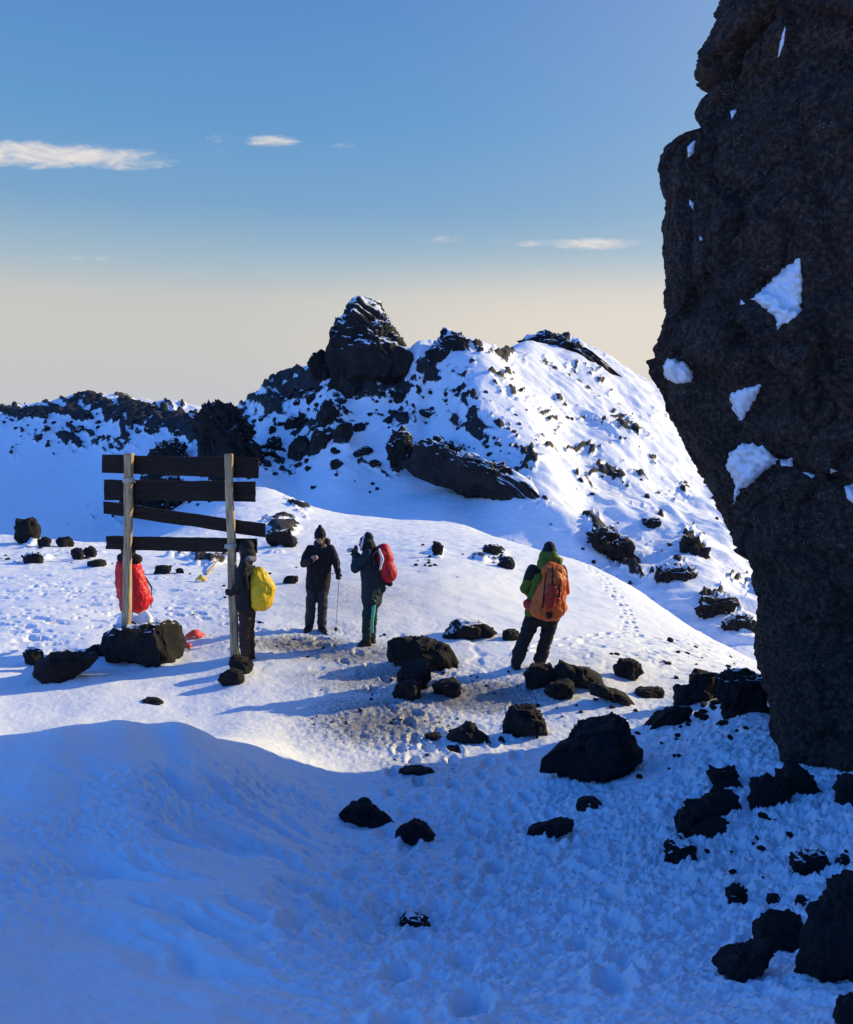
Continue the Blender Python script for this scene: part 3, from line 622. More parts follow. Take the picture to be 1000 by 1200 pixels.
def tower_mesh():
    def spline(p, m):
        p = np.array(p, float); k = len(p); out = []
        for i in range(k):
            a, b, c, d = p[i-1], p[i], p[(i+1) % k], p[(i+2) % k]
            nn = m if i in (0, 1, 2, 3, 4, 12) else m//7
            for q in range(nn):
                x = q/nn; out.append(((-x**3+2*x*x-x)*a + (3*x**3-5*x*x+2)*b + (-3*x**3+4*x*x+x)*c + (x**3-x*x)*d)/2)
        return np.array(out)
    sec = spline(SEC, 62)
    ov = np.array([o[0] for o in OUTL]); ou = np.array([o[1] for o in OUTL])
    zs = np.concatenate([np.linspace(-.7, 8.2, 400), np.linspace(8.2, 11.0, 40)[1:]])
    rows = []
    for z in zs:
        x0 = 2.0; Yt = 7.5
        for _ in range(8):
            e = (z-CAMH)/Yt; v = uv_of(0, e)[1]; u = np.interp(v, ov, ou)
            s = se(u, v)[0]
            i = np.argmin((x0+sec[:, 0])/sec[:, 1])
            cand = np.min((s*sec[:, 1]-sec[:, 0])[np.argsort(np.abs(sec[:, 1]-7.6))[:1]])
            # smallest x0 such that min((x0+dx)/Y) == s
            x0 = np.max(s*sec[:, 1]-sec[:, 0]); i = np.argmax(s*sec[:, 1]-sec[:, 0]); Yt = sec[i, 1]
        k = 1 - .25*sstep(np.array([z]), 8.6, 11.0)[0]
        cx, cy = x0+4.5, 7.0
        rows.append(np.stack([cx+(x0+sec[:, 0]-cx)*k, cy+(sec[:, 1]-cy)*k, np.full(len(sec), z)], 1))
    V = np.array(rows); r, c, _ = V.shape
    # outward normals from neighbours
    tang = np.roll(V, -1, 1) - np.roll(V, 1, 1); N = np.stack([tang[..., 1], -tang[..., 0], 0*tang[..., 0]], -1)
    N /= np.linalg.norm(N, axis=-1, keepdims=True)
    Cc = V.mean(1, keepdims=True); flip = np.sign(((V-Cc)*N).sum(-1).mean()); N *= flip
    P = V.reshape(-1, 3); Nf = N.reshape(-1, 3)
    s, e = P[:, 0]/P[:, 1], (P[:, 2]-CAMH)/P[:, 1]; u, v = uv_of(s, e)
    d = .08*fbm(P*.8+3, 3) + .040*(ridged(P*1.9+7, 3, .5)-.5) + .024*fbm(P*6, 5, .75)
    # broken ledges / plates
    q = P@np.array([.35, .2, .9]) + .25*fbm(P*.9+20, 3); st = (q*1.3) % 1.0
    d = d + .010*(sstep(st, 0, .85)-sstep(st, .88, 1.0)) - .005 - .085
    ck = 1-np.abs(perlin(P*np.array([1.1, 1.1, .75])+.25*np.stack([fbm(P*3, 3)]*3, 1)+31)); ck2 = 1-np.abs(perlin(P*2.3+.2*np.stack([fbm(P*5, 2)]*3, 1)+77))
    d = d - .035*sstep(ck, .965, 1.0) - .012*sstep(ck2, .96, 1.0)
    def facets(n_, tilt, step, seed):
        rg_ = np.random.RandomState(seed); m_ = (P[:, 1] < 10.5) & (P[:, 0] < 8)
        q_ = P + .10*np.stack([fbm(P*2.2+seed, 2), fbm(P*2.2+seed+5, 2), fbm(P*2.2+seed+9, 2)], 1)
        S_ = np.stack([rg_.uniform(1.2, 8, n_), rg_.uniform(4, 10.5, n_), rg_.uniform(-.7, 11, n_)], 1)*np.array([1, 1, 1]); G_ = rg_.normal(size=(n_, 3))*tilt; O_ = rg_.normal(size=n_)*step
        out = np.zeros(len(P)); ids = np.where(m_)[0]
        for c_ in range(0, len(ids), 20000):
            k_ = ids[c_:c_+20000]; dd = ((q_[k_, None, :]-S_[None])*np.array([1, 1, .75])); w_ = np.argmin((dd**2).sum(-1), 1)
            out[k_] = ((P[k_]-S_[w_])*G_[w_]).sum(1) + O_[w_]
        return np.clip(out, -.12, .12)
    d = d + .7*facets(130, .085, .024, 5) + .6*facets(900, .10, .012, 6)
    def crease(u0, v0, u1, v1, wdt, dep):
        L = np.hypot(u1-u0, v1-v0); a = ((u-u0)*(u1-u0)+(v-v0)*(v1-v0))/L/L; b = ((u-u0)*(v1-v0)-(v-v0)*(u1-u0))/L
        b = b + 5*perlin(np.stack([u*.03, v*.03, 0*u], 1))
        return -dep*np.exp(-(b/wdt)**2)*sstep(a, -.06, .04)*sstep(1.06-a, 0, .1)
    front = P[:, 1] < 9
    for cr in [(905, 2, 858, 50, 5, .16), (858, 50, 822, 122, 6, .17), (822, 130, 812, 185, 5, .10), (890, 535, 1010, 575, 6, .12), (800, 640, 1010, 700, 9, .07), (930, 120, 985, 330, 8, .07), (850, 395, 1000, 410, 8, .05), (840, 210, 860, 400, 8, .05)]:
        d = d + np.where(front, crease(*cr), 0)
    for cu, cv, ru, rv, dep in [(910, 345, 40, 45, .10), (795, 436, 24, 18, .06), (874, 474, 26, 24, .08), (880, 548, 36, 36, .10)]:
        d = d - np.where(front, dep*ell(u, v, cu, cv, ru, rv), 0)
    P = P + Nf*d[:, None]
    idx = np.arange(r*c).reshape(r, c)
    F = [(idx[i, j], idx[i, (j+1) % c], idx[i+1, (j+1) % c], idx[i+1, j]) for i in range(r-1) for j in range(c)]
    top = len(P); P = np.vstack([P, P[idx[-1]].mean(0)+[0, 0, .6]])
    F += [(idx[-1, j], idx[-1, (j+1) % c], top) for j in range(c)]
    return mesh_np('rock_tower', P, F)
base_t = Vector((5.0, 7.0, 0))
tme = tower_mesh()
tower = link('rock_tower', tme, M['tower'])
tag(tower, 'huge overhanging tower of dark volcanic rock with patches of snow, filling the right edge', 'rock')
tbvh = BVHTree.FromPolygons([v.co for v in tme.vertices], [p.vertices[:] for p in tme.polygons])
CAM = Vector((0, 0, CAMH))
def surface_patch(name, poly, bvh, thick, step, parent, mat, seed=0, ragged=2.0):
    poly = np.array(poly, float); lo, hi = poly.min(0), poly.max(0)
    us = np.arange(lo[0]-2, hi[0]+2+step, step); vs = np.arange(lo[1]-2, hi[1]+2+step, step)
    gu, gv = np.meshgrid(us, vs); q = np.stack([gu.ravel(), gv.ravel()], 1)
    qn = np.stack([q[:, 0]*.14+seed*7, q[:, 1]*.14, 0*q[:, 0]], 1)
    j = q + ragged*np.stack([fbm(qn, 3), fbm(qn+40, 3)], 1)
    inside = np.zeros(len(q), bool); dist = np.full(len(q), 1e9)
    for a, b in zip(poly, np.roll(poly, -1, 0)):
        cnd = ((a[1] > j[:, 1]) != (b[1] > j[:, 1])) & (j[:, 0] < (b[0]-a[0])*(j[:, 1]-a[1])/((b[1]-a[1]) + 1e-9) + a[0]); inside ^= cnd
        ab = b-a; tt = np.clip(((j-a)@ab)/(ab@ab), 0, 1); dist = np.minimum(dist, np.linalg.norm(j-(a+tt[:, None]*ab), axis=1))
    sd = np.where(inside, dist, -dist)
    V = []; ok = []
    for k in range(len(q)):
        s, e = se(*q[k]); dr = Vector((s, 1, e)).normalized()
        if sd[k] < -step*1.6: V.append((0, 0, 0)); ok.append(False); continue
        h, nrm, _, _ = bvh.ray_cast(CAM, dr)
        if h is None: V.append((0, 0, 0)); ok.append(False); continue
        t = thick*(min(1, max(0, sd[k])/9.0))**.6*(1+.35*float(perlin(np.array([[q[k][0]*.1, q[k][1]*.1, seed]]))[0])) if sd[k] > 0 else -.02*min(1, -sd[k]/step)
        V.append(tuple(h - dr*t)); ok.append(True)
    nu, nv = len(us), len(vs); F = []
    for a in range(nv-1):
        for b in range(nu-1):
            f = (a*nu+b, a*nu+b+1, (a+1)*nu+b+1, (a+1)*nu+b)
            if all(ok[i] for i in f) and any(sd[i] > 0 for i in f): F.append(f)
    used = sorted({i for f in F for i in f}); mp = {i: k for k, i in enumerate(used)}
    return link(name, mesh_np(name, [V[i] for i in used], [tuple(mp[i] for i in f) for f in F]), mat, parent)
for k, (pl, th) in enumerate([
    ([(880,350),(892,340),(905,328),(922,312),(938,303),(940,325),(938,365),(925,376),(912,386),(909,370),(895,360)], .09),
    ([(777,430),(783,420),(800,423),(813,436),(811,447),(795,450),(780,443)], .09),
    ([(855,462),(866,457),(893,451),(884,470),(868,494),(858,478)], .08),
    ([(852,540),(858,529),(870,518),(895,523),(913,540),(896,552),(880,567),(868,573),(860,592),(862,565),(853,552)], .10),
    ([(921,26),(915,48),(911,68),(914,66),(920,46)], .03), ([(806,172),(815,163),(813,180),(806,185)], .05), ([(808,233),(813,238),(813,246),(808,240)], .03),
    ([(914,538),(930,537),(929,547),(916,546)], .04), ([(990,570),(1003,566),(1003,592),(993,584)], .06), ([(940,553),(958,556),(952,560)], .03), ([(972,549),(982,552),(975,555)], .02), ([(856,130),(864,128),(858,140)], .02), ([(868,350),(874,356),(867,357)], .02), ([(820,275),(824,281),(820,283)], .02)]):
    surface_patch('snow_patch', pl, tbvh, th, 1.3 if k not in (4, 6) else .8, tower, M['snow'], k, 2.4 if len(pl) > 5 else .7)

# ------------------------------------------------------------------ mountain crags
def crag(name, u0, u1, v0, v1, label, poly=None, cen=None, **kw):
    ol = opx(poly, *(cen or ((u0+u1)/2, (v0+v1)/2))) if poly else None
    if ol:
        k = max(u1-u0, v1-v0)/2; ol = [(a/k, b/k) for a, b in ol]
    kw.setdefault('rough', .22)
    return place_rock(name, u0, u1, v0, v1, label, far=True, outline=ol, cat='crag', grit=kw.pop('grit', 2.2), **kw)
crag('rock_spire', 386, 497, 350, 448, 'tall dark rock spire with a pointed snowy top on the mountain skyline',
     [(386,442),(388,405),(391,385),(398,372),(407,362),(414,353),(424,350),(436,352),(446,358),(452,368),(468,384),(484,396),(497,412),(490,428),(470,440),(440,448),(410,448)], (430, 405), mat='crag', seed=3, depth=.8, sub=6, cuts=12, rough=.12, grit=.9, dist=113, bury=.3)
crag('rock_outcrop', 499, 556, 384, 428, 'small dark rock knob on the skyline right of the pointed spire',
     [(499,420),(503,405),(514,396),(518,386),(528,384),(540,390),(552,398),(556,408),(548,422),(522,428)], (527, 408), mat='crag', seed=9, depth=.7, sub=5, dist=114, bury=.3, grit=1.3)
crag('rock_rib', 364, 392, 412, 440, 'small dark crag at the left foot of the pointed spire', mat='crag_bare', seed=12, depth=.8, sub=5, dist=116, bury=.3)
crag('ridge_rock', 612, 738, 391, 446, 'long low dark rock along the skyline on the right shoulder of the mountain',
     [(612,402),(622,395),(634,391),(652,396),(676,404),(700,416),(722,430),(738,442),(722,441),(694,430),(668,420),(640,410)], (660, 408), mat='crag', seed=14, depth=.35, sub=6, cuts=4, rough=.2, dist=150, bury=.1, grit=1.8)
crag('rock_band', 468, 652, 515, 614, 'long slanting dark slab of rock in the middle of the mountain face',
     [(468,550),(472,534),(480,522),(494,516),(510,522),(522,530),(546,531),(566,541),(584,541),(600,554),(612,560),(626,576),(640,592),(652,607),(640,614),(618,609),(598,603),(576,594),(552,584),(526,577),(500,570),(482,562)], (556, 562), mat='crag', seed=21, depth=.3, sub=6, cuts=12, rough=.10, dist=85.5, bury=.03, grit=1.1, shear=11.0)
crag('rock_outcrop', 455, 482, 501, 542, 'dark lump of rock at the upper left end of the slanting outcrop', mat='crag', seed=22, depth=.8, sub=5, dist=96)
crag('rock_outcrop', 478, 598, 516, 550, 'snow capped upper ledge of rock above the slanting outcrop',
     [(478,532),(490,520),(510,516),(530,521),(552,527),(575,536),(598,548),(570,550),(540,545),(510,540)], (535,534), mat='crag', seed=23, depth=.5, sub=5, rough=.2, dist=97, bury=.1)
crag('dark_crag', 228, 312, 474, 560, 'broad dark crag above the left end of the sign boards',
     [(228,492),(240,480),(258,476),(272,480),(284,494),(296,512),(306,530),(312,550),(296,558),(270,556),(250,548),(238,528),(230,510)], (268, 518), mat='crag_bare', seed=31, depth=.7, sub=6, rough=.26, bury=.2)
crag('rock_outcrop', 182, 226, 516, 548, 'dark crag just above the top board of the sign', mat='crag', seed=32, depth=.7, sub=5)
crag('rock_outcrop', 150, 226, 556, 602, 'dark jagged crag seen between the upper sign boards', mat='crag', seed=33, depth=.6, sub=5, rough=.26)
crag('rock_outcrop', 684, 748, 616, 660, 'dark wedge of rock low on the sunlit ridge below the slanting outcrop',
     [(684,624),(700,617),(718,620),(738,632),(748,650),(742,660),(722,652),(700,642)], (716,638), mat='crag', seed=41, depth=.5, sub=5, rough=.24)
crag('rock_outcrop', 796, 829, 630, 650, 'grey boulder sitting on the sunlit flank near the rock tower', mat='crag_bare', seed=42, bury=.5, depth=.8, sub=5)
crag('rock_outcrop', 820, 860, 698, 722, 'cracked boulder partly under snow at the foot of the sunlit flank', mat='crag', seed=43, bury=.5, depth=.8, sub=5, rough=.26)
crag('rock_outcrop', 846, 884, 720, 738, 'flat jagged rock against the edge of the tower at the foot of the flank', mat='crag', seed=44, bury=.5, depth=.7, sub=5, rough=.26)
crag('rock_outcrop', 752, 774, 607, 618, 'small rounded rock high on the sunlit flank', mat='crag', seed=45, bury=.5, depth=.7, sub=4)
crag('rock_outcrop', 770, 818, 662, 680, 'thin snow streaked rock rib low on the sunlit flank', mat='crag', seed=46, bury=.5, depth=.5, sub=5, rough=.28)
# scattered boulders on the shaded face
proto = []
for k in range(7):
    P, F = rock_shape(100+k, 4, None, .24, 8); proto.append(mesh_np('mountain_boulder', P*.5, F)); proto[-1].materials.append(M['crag' if k % 2 else 'crag_bare'])
rg = random.Random(5)
BZ = [(345,465,34,22,14,3,9),(300,500,40,26,16,3,10),(385,495,60,40,30,3,13),(330,540,40,24,16,3,13),(410,470,30,16,10,3,9),(450,470,40,22,14,3,9),(520,455,60,28,22,2,8),(560,520,60,34,14,2,8),(250,500,40,24,12,3,12),(120,500,110,18,30,2,8),(620,480,70,40,16,2,6),(400,560,70,26,8,3,8),(720,560,70,60,12,3,8),(810,600,30,60,6,3,9),(700,640,40,20,8,3,9),(230,575,40,22,9,3,9)]
BF = [(352,535,28,22),(374,526,26,24),(402,512,20,18),(384,492,26,24),(412,462,22,18),(344,500,20,15),(395,548,18,10),(430,532,14,8),(322,526,20,14),(470,470,22,12),(500,490,20,10),(420,505,16,10),(366,470,16,12),(440,545,14,6)]
for cu, cv, ru, rv, n_, a, b in BZ:
    for _ in range(n_):
        BF.append((rg.gauss(cu, ru*.6), rg.gauss(cv, rv*.6), rg.uniform(a, b)*rg.uniform(.7, 1.1), 0))
nb = 0
for (u, v, wpx, hpx) in BF:
    if v < 455 or u > 880: continue
    h = hit(u, v, True)
    if h.y < 57 or h.y > 260: continue
    k = h.y/1000*wpx; ht = (hpx/1000*h.y*1.5 if hpx else k*rg.uniform(.7, 1.1))
    o = bpy.data.objects.new('mountain_boulder', proto[nb % 7]); COL.objects.link(o)
    o.location = (h.x, h.y + .25*k, h.z + .18*ht); o.scale = (k, k*rg.uniform(.7, 1.1), ht); o.rotation_euler = (rg.uniform(-.3, .3), rg.uniform(-.4, .4), rg.uniform(0, 6.28))
    tag(o, 'dark boulder half sunk in the snow of the far mountain face', 'boulder', 'boulders scattered over the mountain face'); nb += 1

# ------------------------------------------------------------------ boulders on the plateau and in the shade
for name, u0, u1, v0, v1, lab, kw in RK:
    place_rock(name, u0, u1, v0, v1, lab, cat='rock' if name == 'rock' else 'boulder', **kw)
# loose stones
stones = []
for k in range(5):
    P, F = rock_shape(200+k, 3, None, .2, 7); stones.append(mesh_np('loose_stone', P*.5, F)); stones[-1].materials.append(M['boulder'])
rg = random.Random(11)
SZ = [(240,668,110,14,16,2,7),(60,650,60,12,10,2,7),(500,655,24,16,12,2,6),(470,850,110,34,34,2,5),(360,752,80,12,16,2,5),(800,770,90,22,18,3,9),(830,838,60,22,26,5,14),(900,985,80,60,20,4,12),(620,850,70,24,14,3,9),(760,880,60,30,10,4,9),(545,805,90,20,18,2,6),(700,830,70,14,8,3,8),(560,660,60,20,6,2,5),(300,700,90,30,8,2,5)]
ns = 0
for cu, cv, ru, rv, n_, a, b in SZ:
    for _ in range(n_):
        u, v = rg.gauss(cu, ru*.55), rg.gauss(cv, rv*.55); h = hit(u, v)
        if h.y > 50: continue
        k = h.y/1000*rg.uniform(a, b)
        o = bpy.data.objects.new('loose_stone', stones[ns % 5]); COL.objects.link(o)
        o.location = (h.x, h.y, h.z+.12*k); o.scale = (k, k*rg.uniform(.6, 1), k*rg.uniform(.4, .75)); o.rotation_euler = (rg.uniform(-.3, .3), rg.uniform(-.3, .3), rg.uniform(0, 6.28))
        tag(o, 'small dark loose stone lying on the trodden snow', 'stone', 'loose stones on the snow'); ns += 1

# ------------------------------------------------------------------ the wooden sign frame, seen from behind
YS = 12.75
def rb(me_name, V, F, mat, parent, loc): return link(me_name, mesh_np(me_name, V, F), mat, parent, loc)
def stick(p0, p1, w, d, seed, n=70, m=18, groove=0.0):
    p0, p1 = np.array(p0), np.array(p1); V = []; rg_ = np.random.RandomState(seed)
    for i in range(n+1):
        c = p0 + (p1-p0)*i/n
        for j in range(m):
            a = 2*math.pi*j/m; cx, cy = math.cos(a), math.sin(a)
            sx = abs(cx)**.45*np.sign(cx); sy = abs(cy)**.45*np.sign(cy)
            gq = groove*math.exp(-(sx/.35)**2)*(1 if sy < 0 else 0)
            V.append((c[0]+sx*w/2, c[1]+sy*(d/2)*(1-gq), c[2]))
    V = np.array(V); q = V*np.array([14, 14, 1.6]) + seed
    V[:, :2] += (.010*np.stack([fbm(q, 3), fbm(q+30, 3)], 1) + .012*np.stack([perlin(np.stack([V[:, 2]*1.3, V[:, 2]*0+seed, V[:, 2]*0], 1)), 0*V[:, 2]], 1))
    F = [(i*m+j, i*m+(j+1) % m, (i+1)*m+(j+1) % m, (i+1)*m+j) for i in range(n) for j in range(m)]
    F += [tuple(range(m-1, -1, -1)), tuple(n*m+j for j in range(m))]
    return V, F
ob = at(210, 775, YS); ob.z = gz(ob.x, ob.y)
sign = empty('wooden_sign', ob); tag(sign, 'weathered wooden summit sign seen from behind, four dark boards on two pale posts', 'sign')
def rel(u, v, Yd): return at(u, v, Yd) - ob
for (ut, vt, ub, vb, sd) in [(151.5, 531, 147.5, 770, 3), (268, 532, 275.5, 783, 8)]:
    V, F = stick(rel(ub, vb, YS), rel(ut, vt, YS), .122, .11, sd, groove=.5)
    rb('post', V, F, M['post'], sign, (0, 0, 0))
def plank(c4, Yd, th, seed, parent, n=60, m=5):
    # c4: four picture corners (top left, top right, bottom right, bottom left)
    V = []
    a, b, c, d = [np.array(rel(p[0], p[1], Yd)) for p in c4]
    for face in (0, 1):
        for i in range(n+1):
            for j in range(m+1):
                x, y = i/n, j/m
                p = (a*(1-x)+b*x)*(1-y) + (d*(1-x)+c*x)*y
                p = p + np.array([0, th*face, 0]); V.append(p)
    V = np.array(V); q = V*np.array([1.2, 1, 7]) + seed*3
    V[:, 2] += .010*fbm(q*np.array([2.2, 1, .3]), 4) ; V[:, 1] += .007*fbm(q*2, 3) + .02*perlin(V*np.array([.6, 0, 0]) + seed)
    V[:, 0] += np.where((np.arange(len(V)) // (m+1)) % (n+1) % n == 0, .012*perlin(V*np.array([0, 0, 30]) + seed), 0)
    I = lambda f, i, j: f*(n+1)*(m+1) + i*(m+1) + j
    F = []
    for i in range(n):
        for j in range(m):
            F.append((I(0, i, j), I(0, i, j+1), I(0, i+1, j+1), I(0, i+1, j))); F.append((I(1, i, j), I(1, i+1, j), I(1, i+1, j+1), I(1, i, j+1)))
        F.append((I(0, i, 0), I(0, i+1, 0), I(1, i+1, 0), I(1, i, 0))); F.append((I(0, i, m), I(1, i, m), I(1, i+1, m), I(0, i+1, m)))
    for j in range(m):
        F.append((I(0, 0, j), I(1, 0, j), I(1, 0, j+1), I(0, 0, j+1))); F.append((I(0, n, j), I(0, n, j+1), I(1, n, j+1), I(1, n, j)))
    me = mesh_np('board', V, F, False); return link('board', me, M['board'], parent)
for k, c4 in enumerate([[(119.5,532.5),(303,537),(303,561),(119.5,554)], [(122,562),(299,564.5),(299,588),(122,586)], [(121,587.5),(311,614),(311,630),(121,602)], [(124,628.5),(301,631.5),(301,648),(124,644)]]):
    b = plank(c4, YS+.085, .045, k+1, sign)
    if k == 2: b['label'] = 'board that has slipped and slopes down to the right'
def torus_loop(cx, cy, cz, rx, ry, r, seed, turns=3, n=60, m=6):
    V = []; F = []
    for i in range(n+1):
        a = 2*math.pi*turns*i/n; c = np.array([cx+rx*math.cos(a), cy+ry*math.sin(a), cz + r*2*turns*(i/n-.5)])
        o1 = np.array([math.cos(a), math.sin(a), 0])
        for j in range(m):
            b_ = 2*math.pi*j/m; V.append(c + o1*r*math.cos(b_) + np.array([0, 0, r*math.sin(b_)]))
    for i in range(n):
        for j in range(m): F.append((i*m+j, i*m+(j+1) % m, (i+1)*m+(j+1) % m, (i+1)*m+j))
    return V, F
for (u, v) in [(151, 563), (270.5, 640)]:
    c = rel(u, v, YS); V, F = torus_loop(c.x, c.y, c.z, .083, .078, .011, 1)
    rb('rope_binding', V, F, M['rope'], sign, (0, 0, 0))

# snow banked at the foot of the left post, behind the boulder
def snow_heap(name, u0, u1, v0, v1, Yd, dep, label, seed):
    D, F = ico(5); c = at((u0+u1)/2, v1, Yd); wd = (u1-u0)/1000*Yd; ht = (v1-v0)/1000*Yd
    P = D.copy(); P = P + D*(.28*fbm(D*1.6+seed, 4, .55))[:, None]
    P[:, 2] = np.maximum(P[:, 2], -.25)
    V = P*np.array([wd/2, dep/2, ht])
    return tag(link(name, mesh_np(name, V, F), M['snow'], loc=(c.x, c.y, c.z)), label, 'snow heap')
snow_heap('snow_heap', 134, 190, 716, 758, 13.1, .6, 'rounded heap of snow behind the big boulder at the left post', 3)

# ------------------------------------------------------------------ people
def capsules_mesh(caps, seg=14):
    V = []; F = []
    for c in caps:
        p0, p1, r0, r1 = np.array(c[0], float), np.array(c[1], float), c[2], c[3]
        ax = p1-p0; L = np.linalg.norm(ax)
        ax = ax/L if L > 1e-6 else np.array([0, 0, 1.0])
        up = np.array([1.0, 0, 0]) if abs(ax[0]) < .8 else np.array([0, 1.0, 0])
        a = np.cross(ax, up); a /= np.linalg.norm(a); b = np.cross(ax, a)
        rings = [(p0, -math.pi/2*(1-k/4), r0) for k in range(1, 5)] + [(p1, math.pi/2*k/4, r1) for k in range(0, 4)]
        st = len(V); V.append(p0-ax*r0)
        for (p, an, r) in rings:
            for j in range(seg):
                th = 2*math.pi*j/seg
                V.append(p + ax*r*math.sin(an) + (a*math.cos(th)+b*math.sin(th))*r*math.cos(an))
        V.append(p1+ax*r1); en = len(V)-1
        for j in range(seg): F.append((st, st+1+(j+1) % seg, st+1+j))
        for k in range(len(rings)-1):
            for j in range(seg):
                q = st+1+k*seg; F.append((q+j, q+(j+1) % seg, q+seg+(j+1) % seg, q+seg+j))
        q = st+1+(len(rings)-1)*seg
        for j in range(seg): F.append((q+j, q+(j+1) % seg, en))
    me = bpy.data.meshes.new('tmp'); me.from_pydata([tuple(v) for v in V], [], F); return me
def skin(name, caps, mat, parent=None, vox=.011, smooth=4, fold=.0, fscale=9.0, loc=None, stretch=(1, 1, 1.0)):
    """one continuous surface grown over tapered limbs"""
    me = capsules_mesh(caps); bm = bmesh.new(); bm.from_mesh(me); bmesh.ops.recalc_face_normals(bm, faces=bm.faces); bm.to_mesh(me); bm.free()
    o = bpy.data.objects.new('tmp', me); COL.objects.link(o)
    rm = o.modifiers.new('r', 'REMESH'); rm.mode = 'VOXEL'; rm.voxel_size = vox
    sm = o.modifiers.new('s', 'SMOOTH'); sm.iterations = smooth; sm.factor = .5
    dg = bpy.context.evaluated_depsgraph_get(); dg.update()
    out = bpy.data.meshes.new_from_object(o.evaluated_get(dg)); out.name = name
    bpy.data.objects.remove(o); bpy.data.meshes.remove(me)
    if fold:
        n_ = len(out.vertices); co = np.empty(n_*3, np.float32); out.vertices.foreach_get('co', co); co = co.reshape(-1, 3).astype(float)
        no = np.empty(n_*3, np.float32); out.vertices.foreach_get('normal', no); no = no.reshape(-1, 3)
        q = co*fscale*np.array(stretch)
        co = co + no*(fold*(.55*ridged(q+2.5, 3, .55) + .6*fbm(q*.6+9, 2)-.3))[:, None]
        out.vertices.foreach_set('co', co.astype(np.float32).ravel())
    out.polygons.foreach_set('use_smooth', np.ones(len(out.polygons), bool)); out.materials.clear(); out.update()
    return link(name, out, mat, parent, loc)
def nrm(v): v = np.array(v, float); return v/np.linalg.norm(v)
def hand(w, d, pn, k=1.0, curl=.9, side=1):
    """wrist point, pointing direction, direction the palm faces -> palm, four bent fingers, thumb"""
    w = np.array(w, float); d = nrm(d); pn = nrm(np.array(pn) - d*np.dot(pn, d)); sd = np.cross(d, pn)*side; c = []
    for t in (-.024, -.008, .008, .024): c.append((w+sd*t*.6, w+d*.082+sd*t*1.1, .015*k, .0125*k))
    for t, L in ((-.030, .060), (-.010, .072), (.010, .076), (.030, .068)):
        p = w+d*.088+sd*t*1.05; a1 = nrm(d*math.cos(curl*.6)+pn*math.sin(curl*.6)); q = p+a1*L*.5
        a2 = nrm(d*math.cos(curl*1.7)+pn*math.sin(curl*1.7)); r_ = q+a2*L*.32; a3 = nrm(d*math.cos(curl*2.4)+pn*math.sin(curl*2.4)); s_ = r_+a3*L*.26
        c += [(p, q, .0095*k, .009*k), (q, r_, .009*k, .0082*k), (r_, s_, .0082*k, .007*k)]
    b = w+d*.022+sd*.022; m1 = b+nrm(d*.6+sd*.75+pn*.3)*.042; m2 = m1+nrm(d*.8+sd*.1+pn*.6)*.034
    return c + [(b, m1, .0125*k, .0105*k), (m1, m2, .0105*k, .0085*k)]
def head_caps(hc, f):
    hc = np.array(hc, float); f = nrm(f); z = np.array([0, 0, 1.0]); s = np.cross(f, z)
    c = [(hc+z*.03-f*.02, hc+z*.035+f*.015, .088, .085), (hc-z*.03+f*.02, hc-z*.075+f*.045, .066, .045), (hc-z*.01+f*.035, hc-z*.05+f*.05, .058, .05),
         (hc+z*.018+f*.088, hc-z*.024+f*.108, .010, .015), (hc-z*.024+f*.100-s*.010, hc-z*.024+f*.100+s*.010, .011, .011),
         (hc+z*.032+f*.074-s*.032, hc+z*.032+f*.074+s*.032, .016, .016), (hc-z*.055+f*.087-s*.016, hc-z*.055+f*.087+s*.016, .009, .009), (hc-z*.092+f*.072, hc-z*.09+f*.076, .020, .018)]
    for q in (-1, 1): c += [(hc+s*q*.088+z*.015, hc+s*q*.09-z*.028, .016, .011), (hc+s*q*.045+f*.062-z*.012, hc+s*q*.05+f*.05-z*.03, .026, .024)]
    return c
SKINM = cloth('skin', (.42, .24, .17), 40, .5, .12)
DARKSKIN = cloth('dark_skin', (.12, .065, .045), 40, .5, .12)
cl = lambda n_, c_, **k: cloth(n_, c_, **k)
M['black_cloth'] = cl('black_cloth', (.012, .012, .014)); M['charcoal'] = cl('charcoal_cloth', (.034, .034, .040)); M['navy'] = cl('dark_teal_cloth', (.014, .026, .032))
M['dkgreen'] = cl('dark_green_cloth', (.012, .034, .028)); M['mint'] = cl('mint_cloth', (.10, .55, .38)); M['red'] = cl('red_nylon', (.62, .012, .018), rough=.42); M['redpack'] = cl('red_pack_cloth', (.50, .012, .022), rough=.55)
M['yellow'] = cl('yellow_nylon', (.72, .46, .012), rough=.42, var=.22); M['orange'] = cl('orange_nylon', (.62, .115, .018), rough=.55); M['orangered'] = cl('orange_red_web', (.42, .03, .015), rough=.6)
M['green'] = cl('green_cloth', (.085, .135, .014), var=.25); M['brown'] = cl('dark_brown_cloth', (.034, .022, .020)); M['boot'] = cl('boot_leather', (.012, .010, .010), rough=.6); M['white'] = cl('white_trim', (.75, .74, .72), var=.08)
M['grey'] = cl('grey_cloth', (.16, .16, .17)); M['coral'] = cl('coral_cloth', (.75, .10, .07)); M['blackplastic'] = cl('black_plastic', (.015, .015, .016), rough=.35, var=.1); M['metal'] = cl('pale_metal', (.45, .45, .47), rough=.3, var=.1); M['sand'] = cl('yellow_tape', (.75, .50, .08))

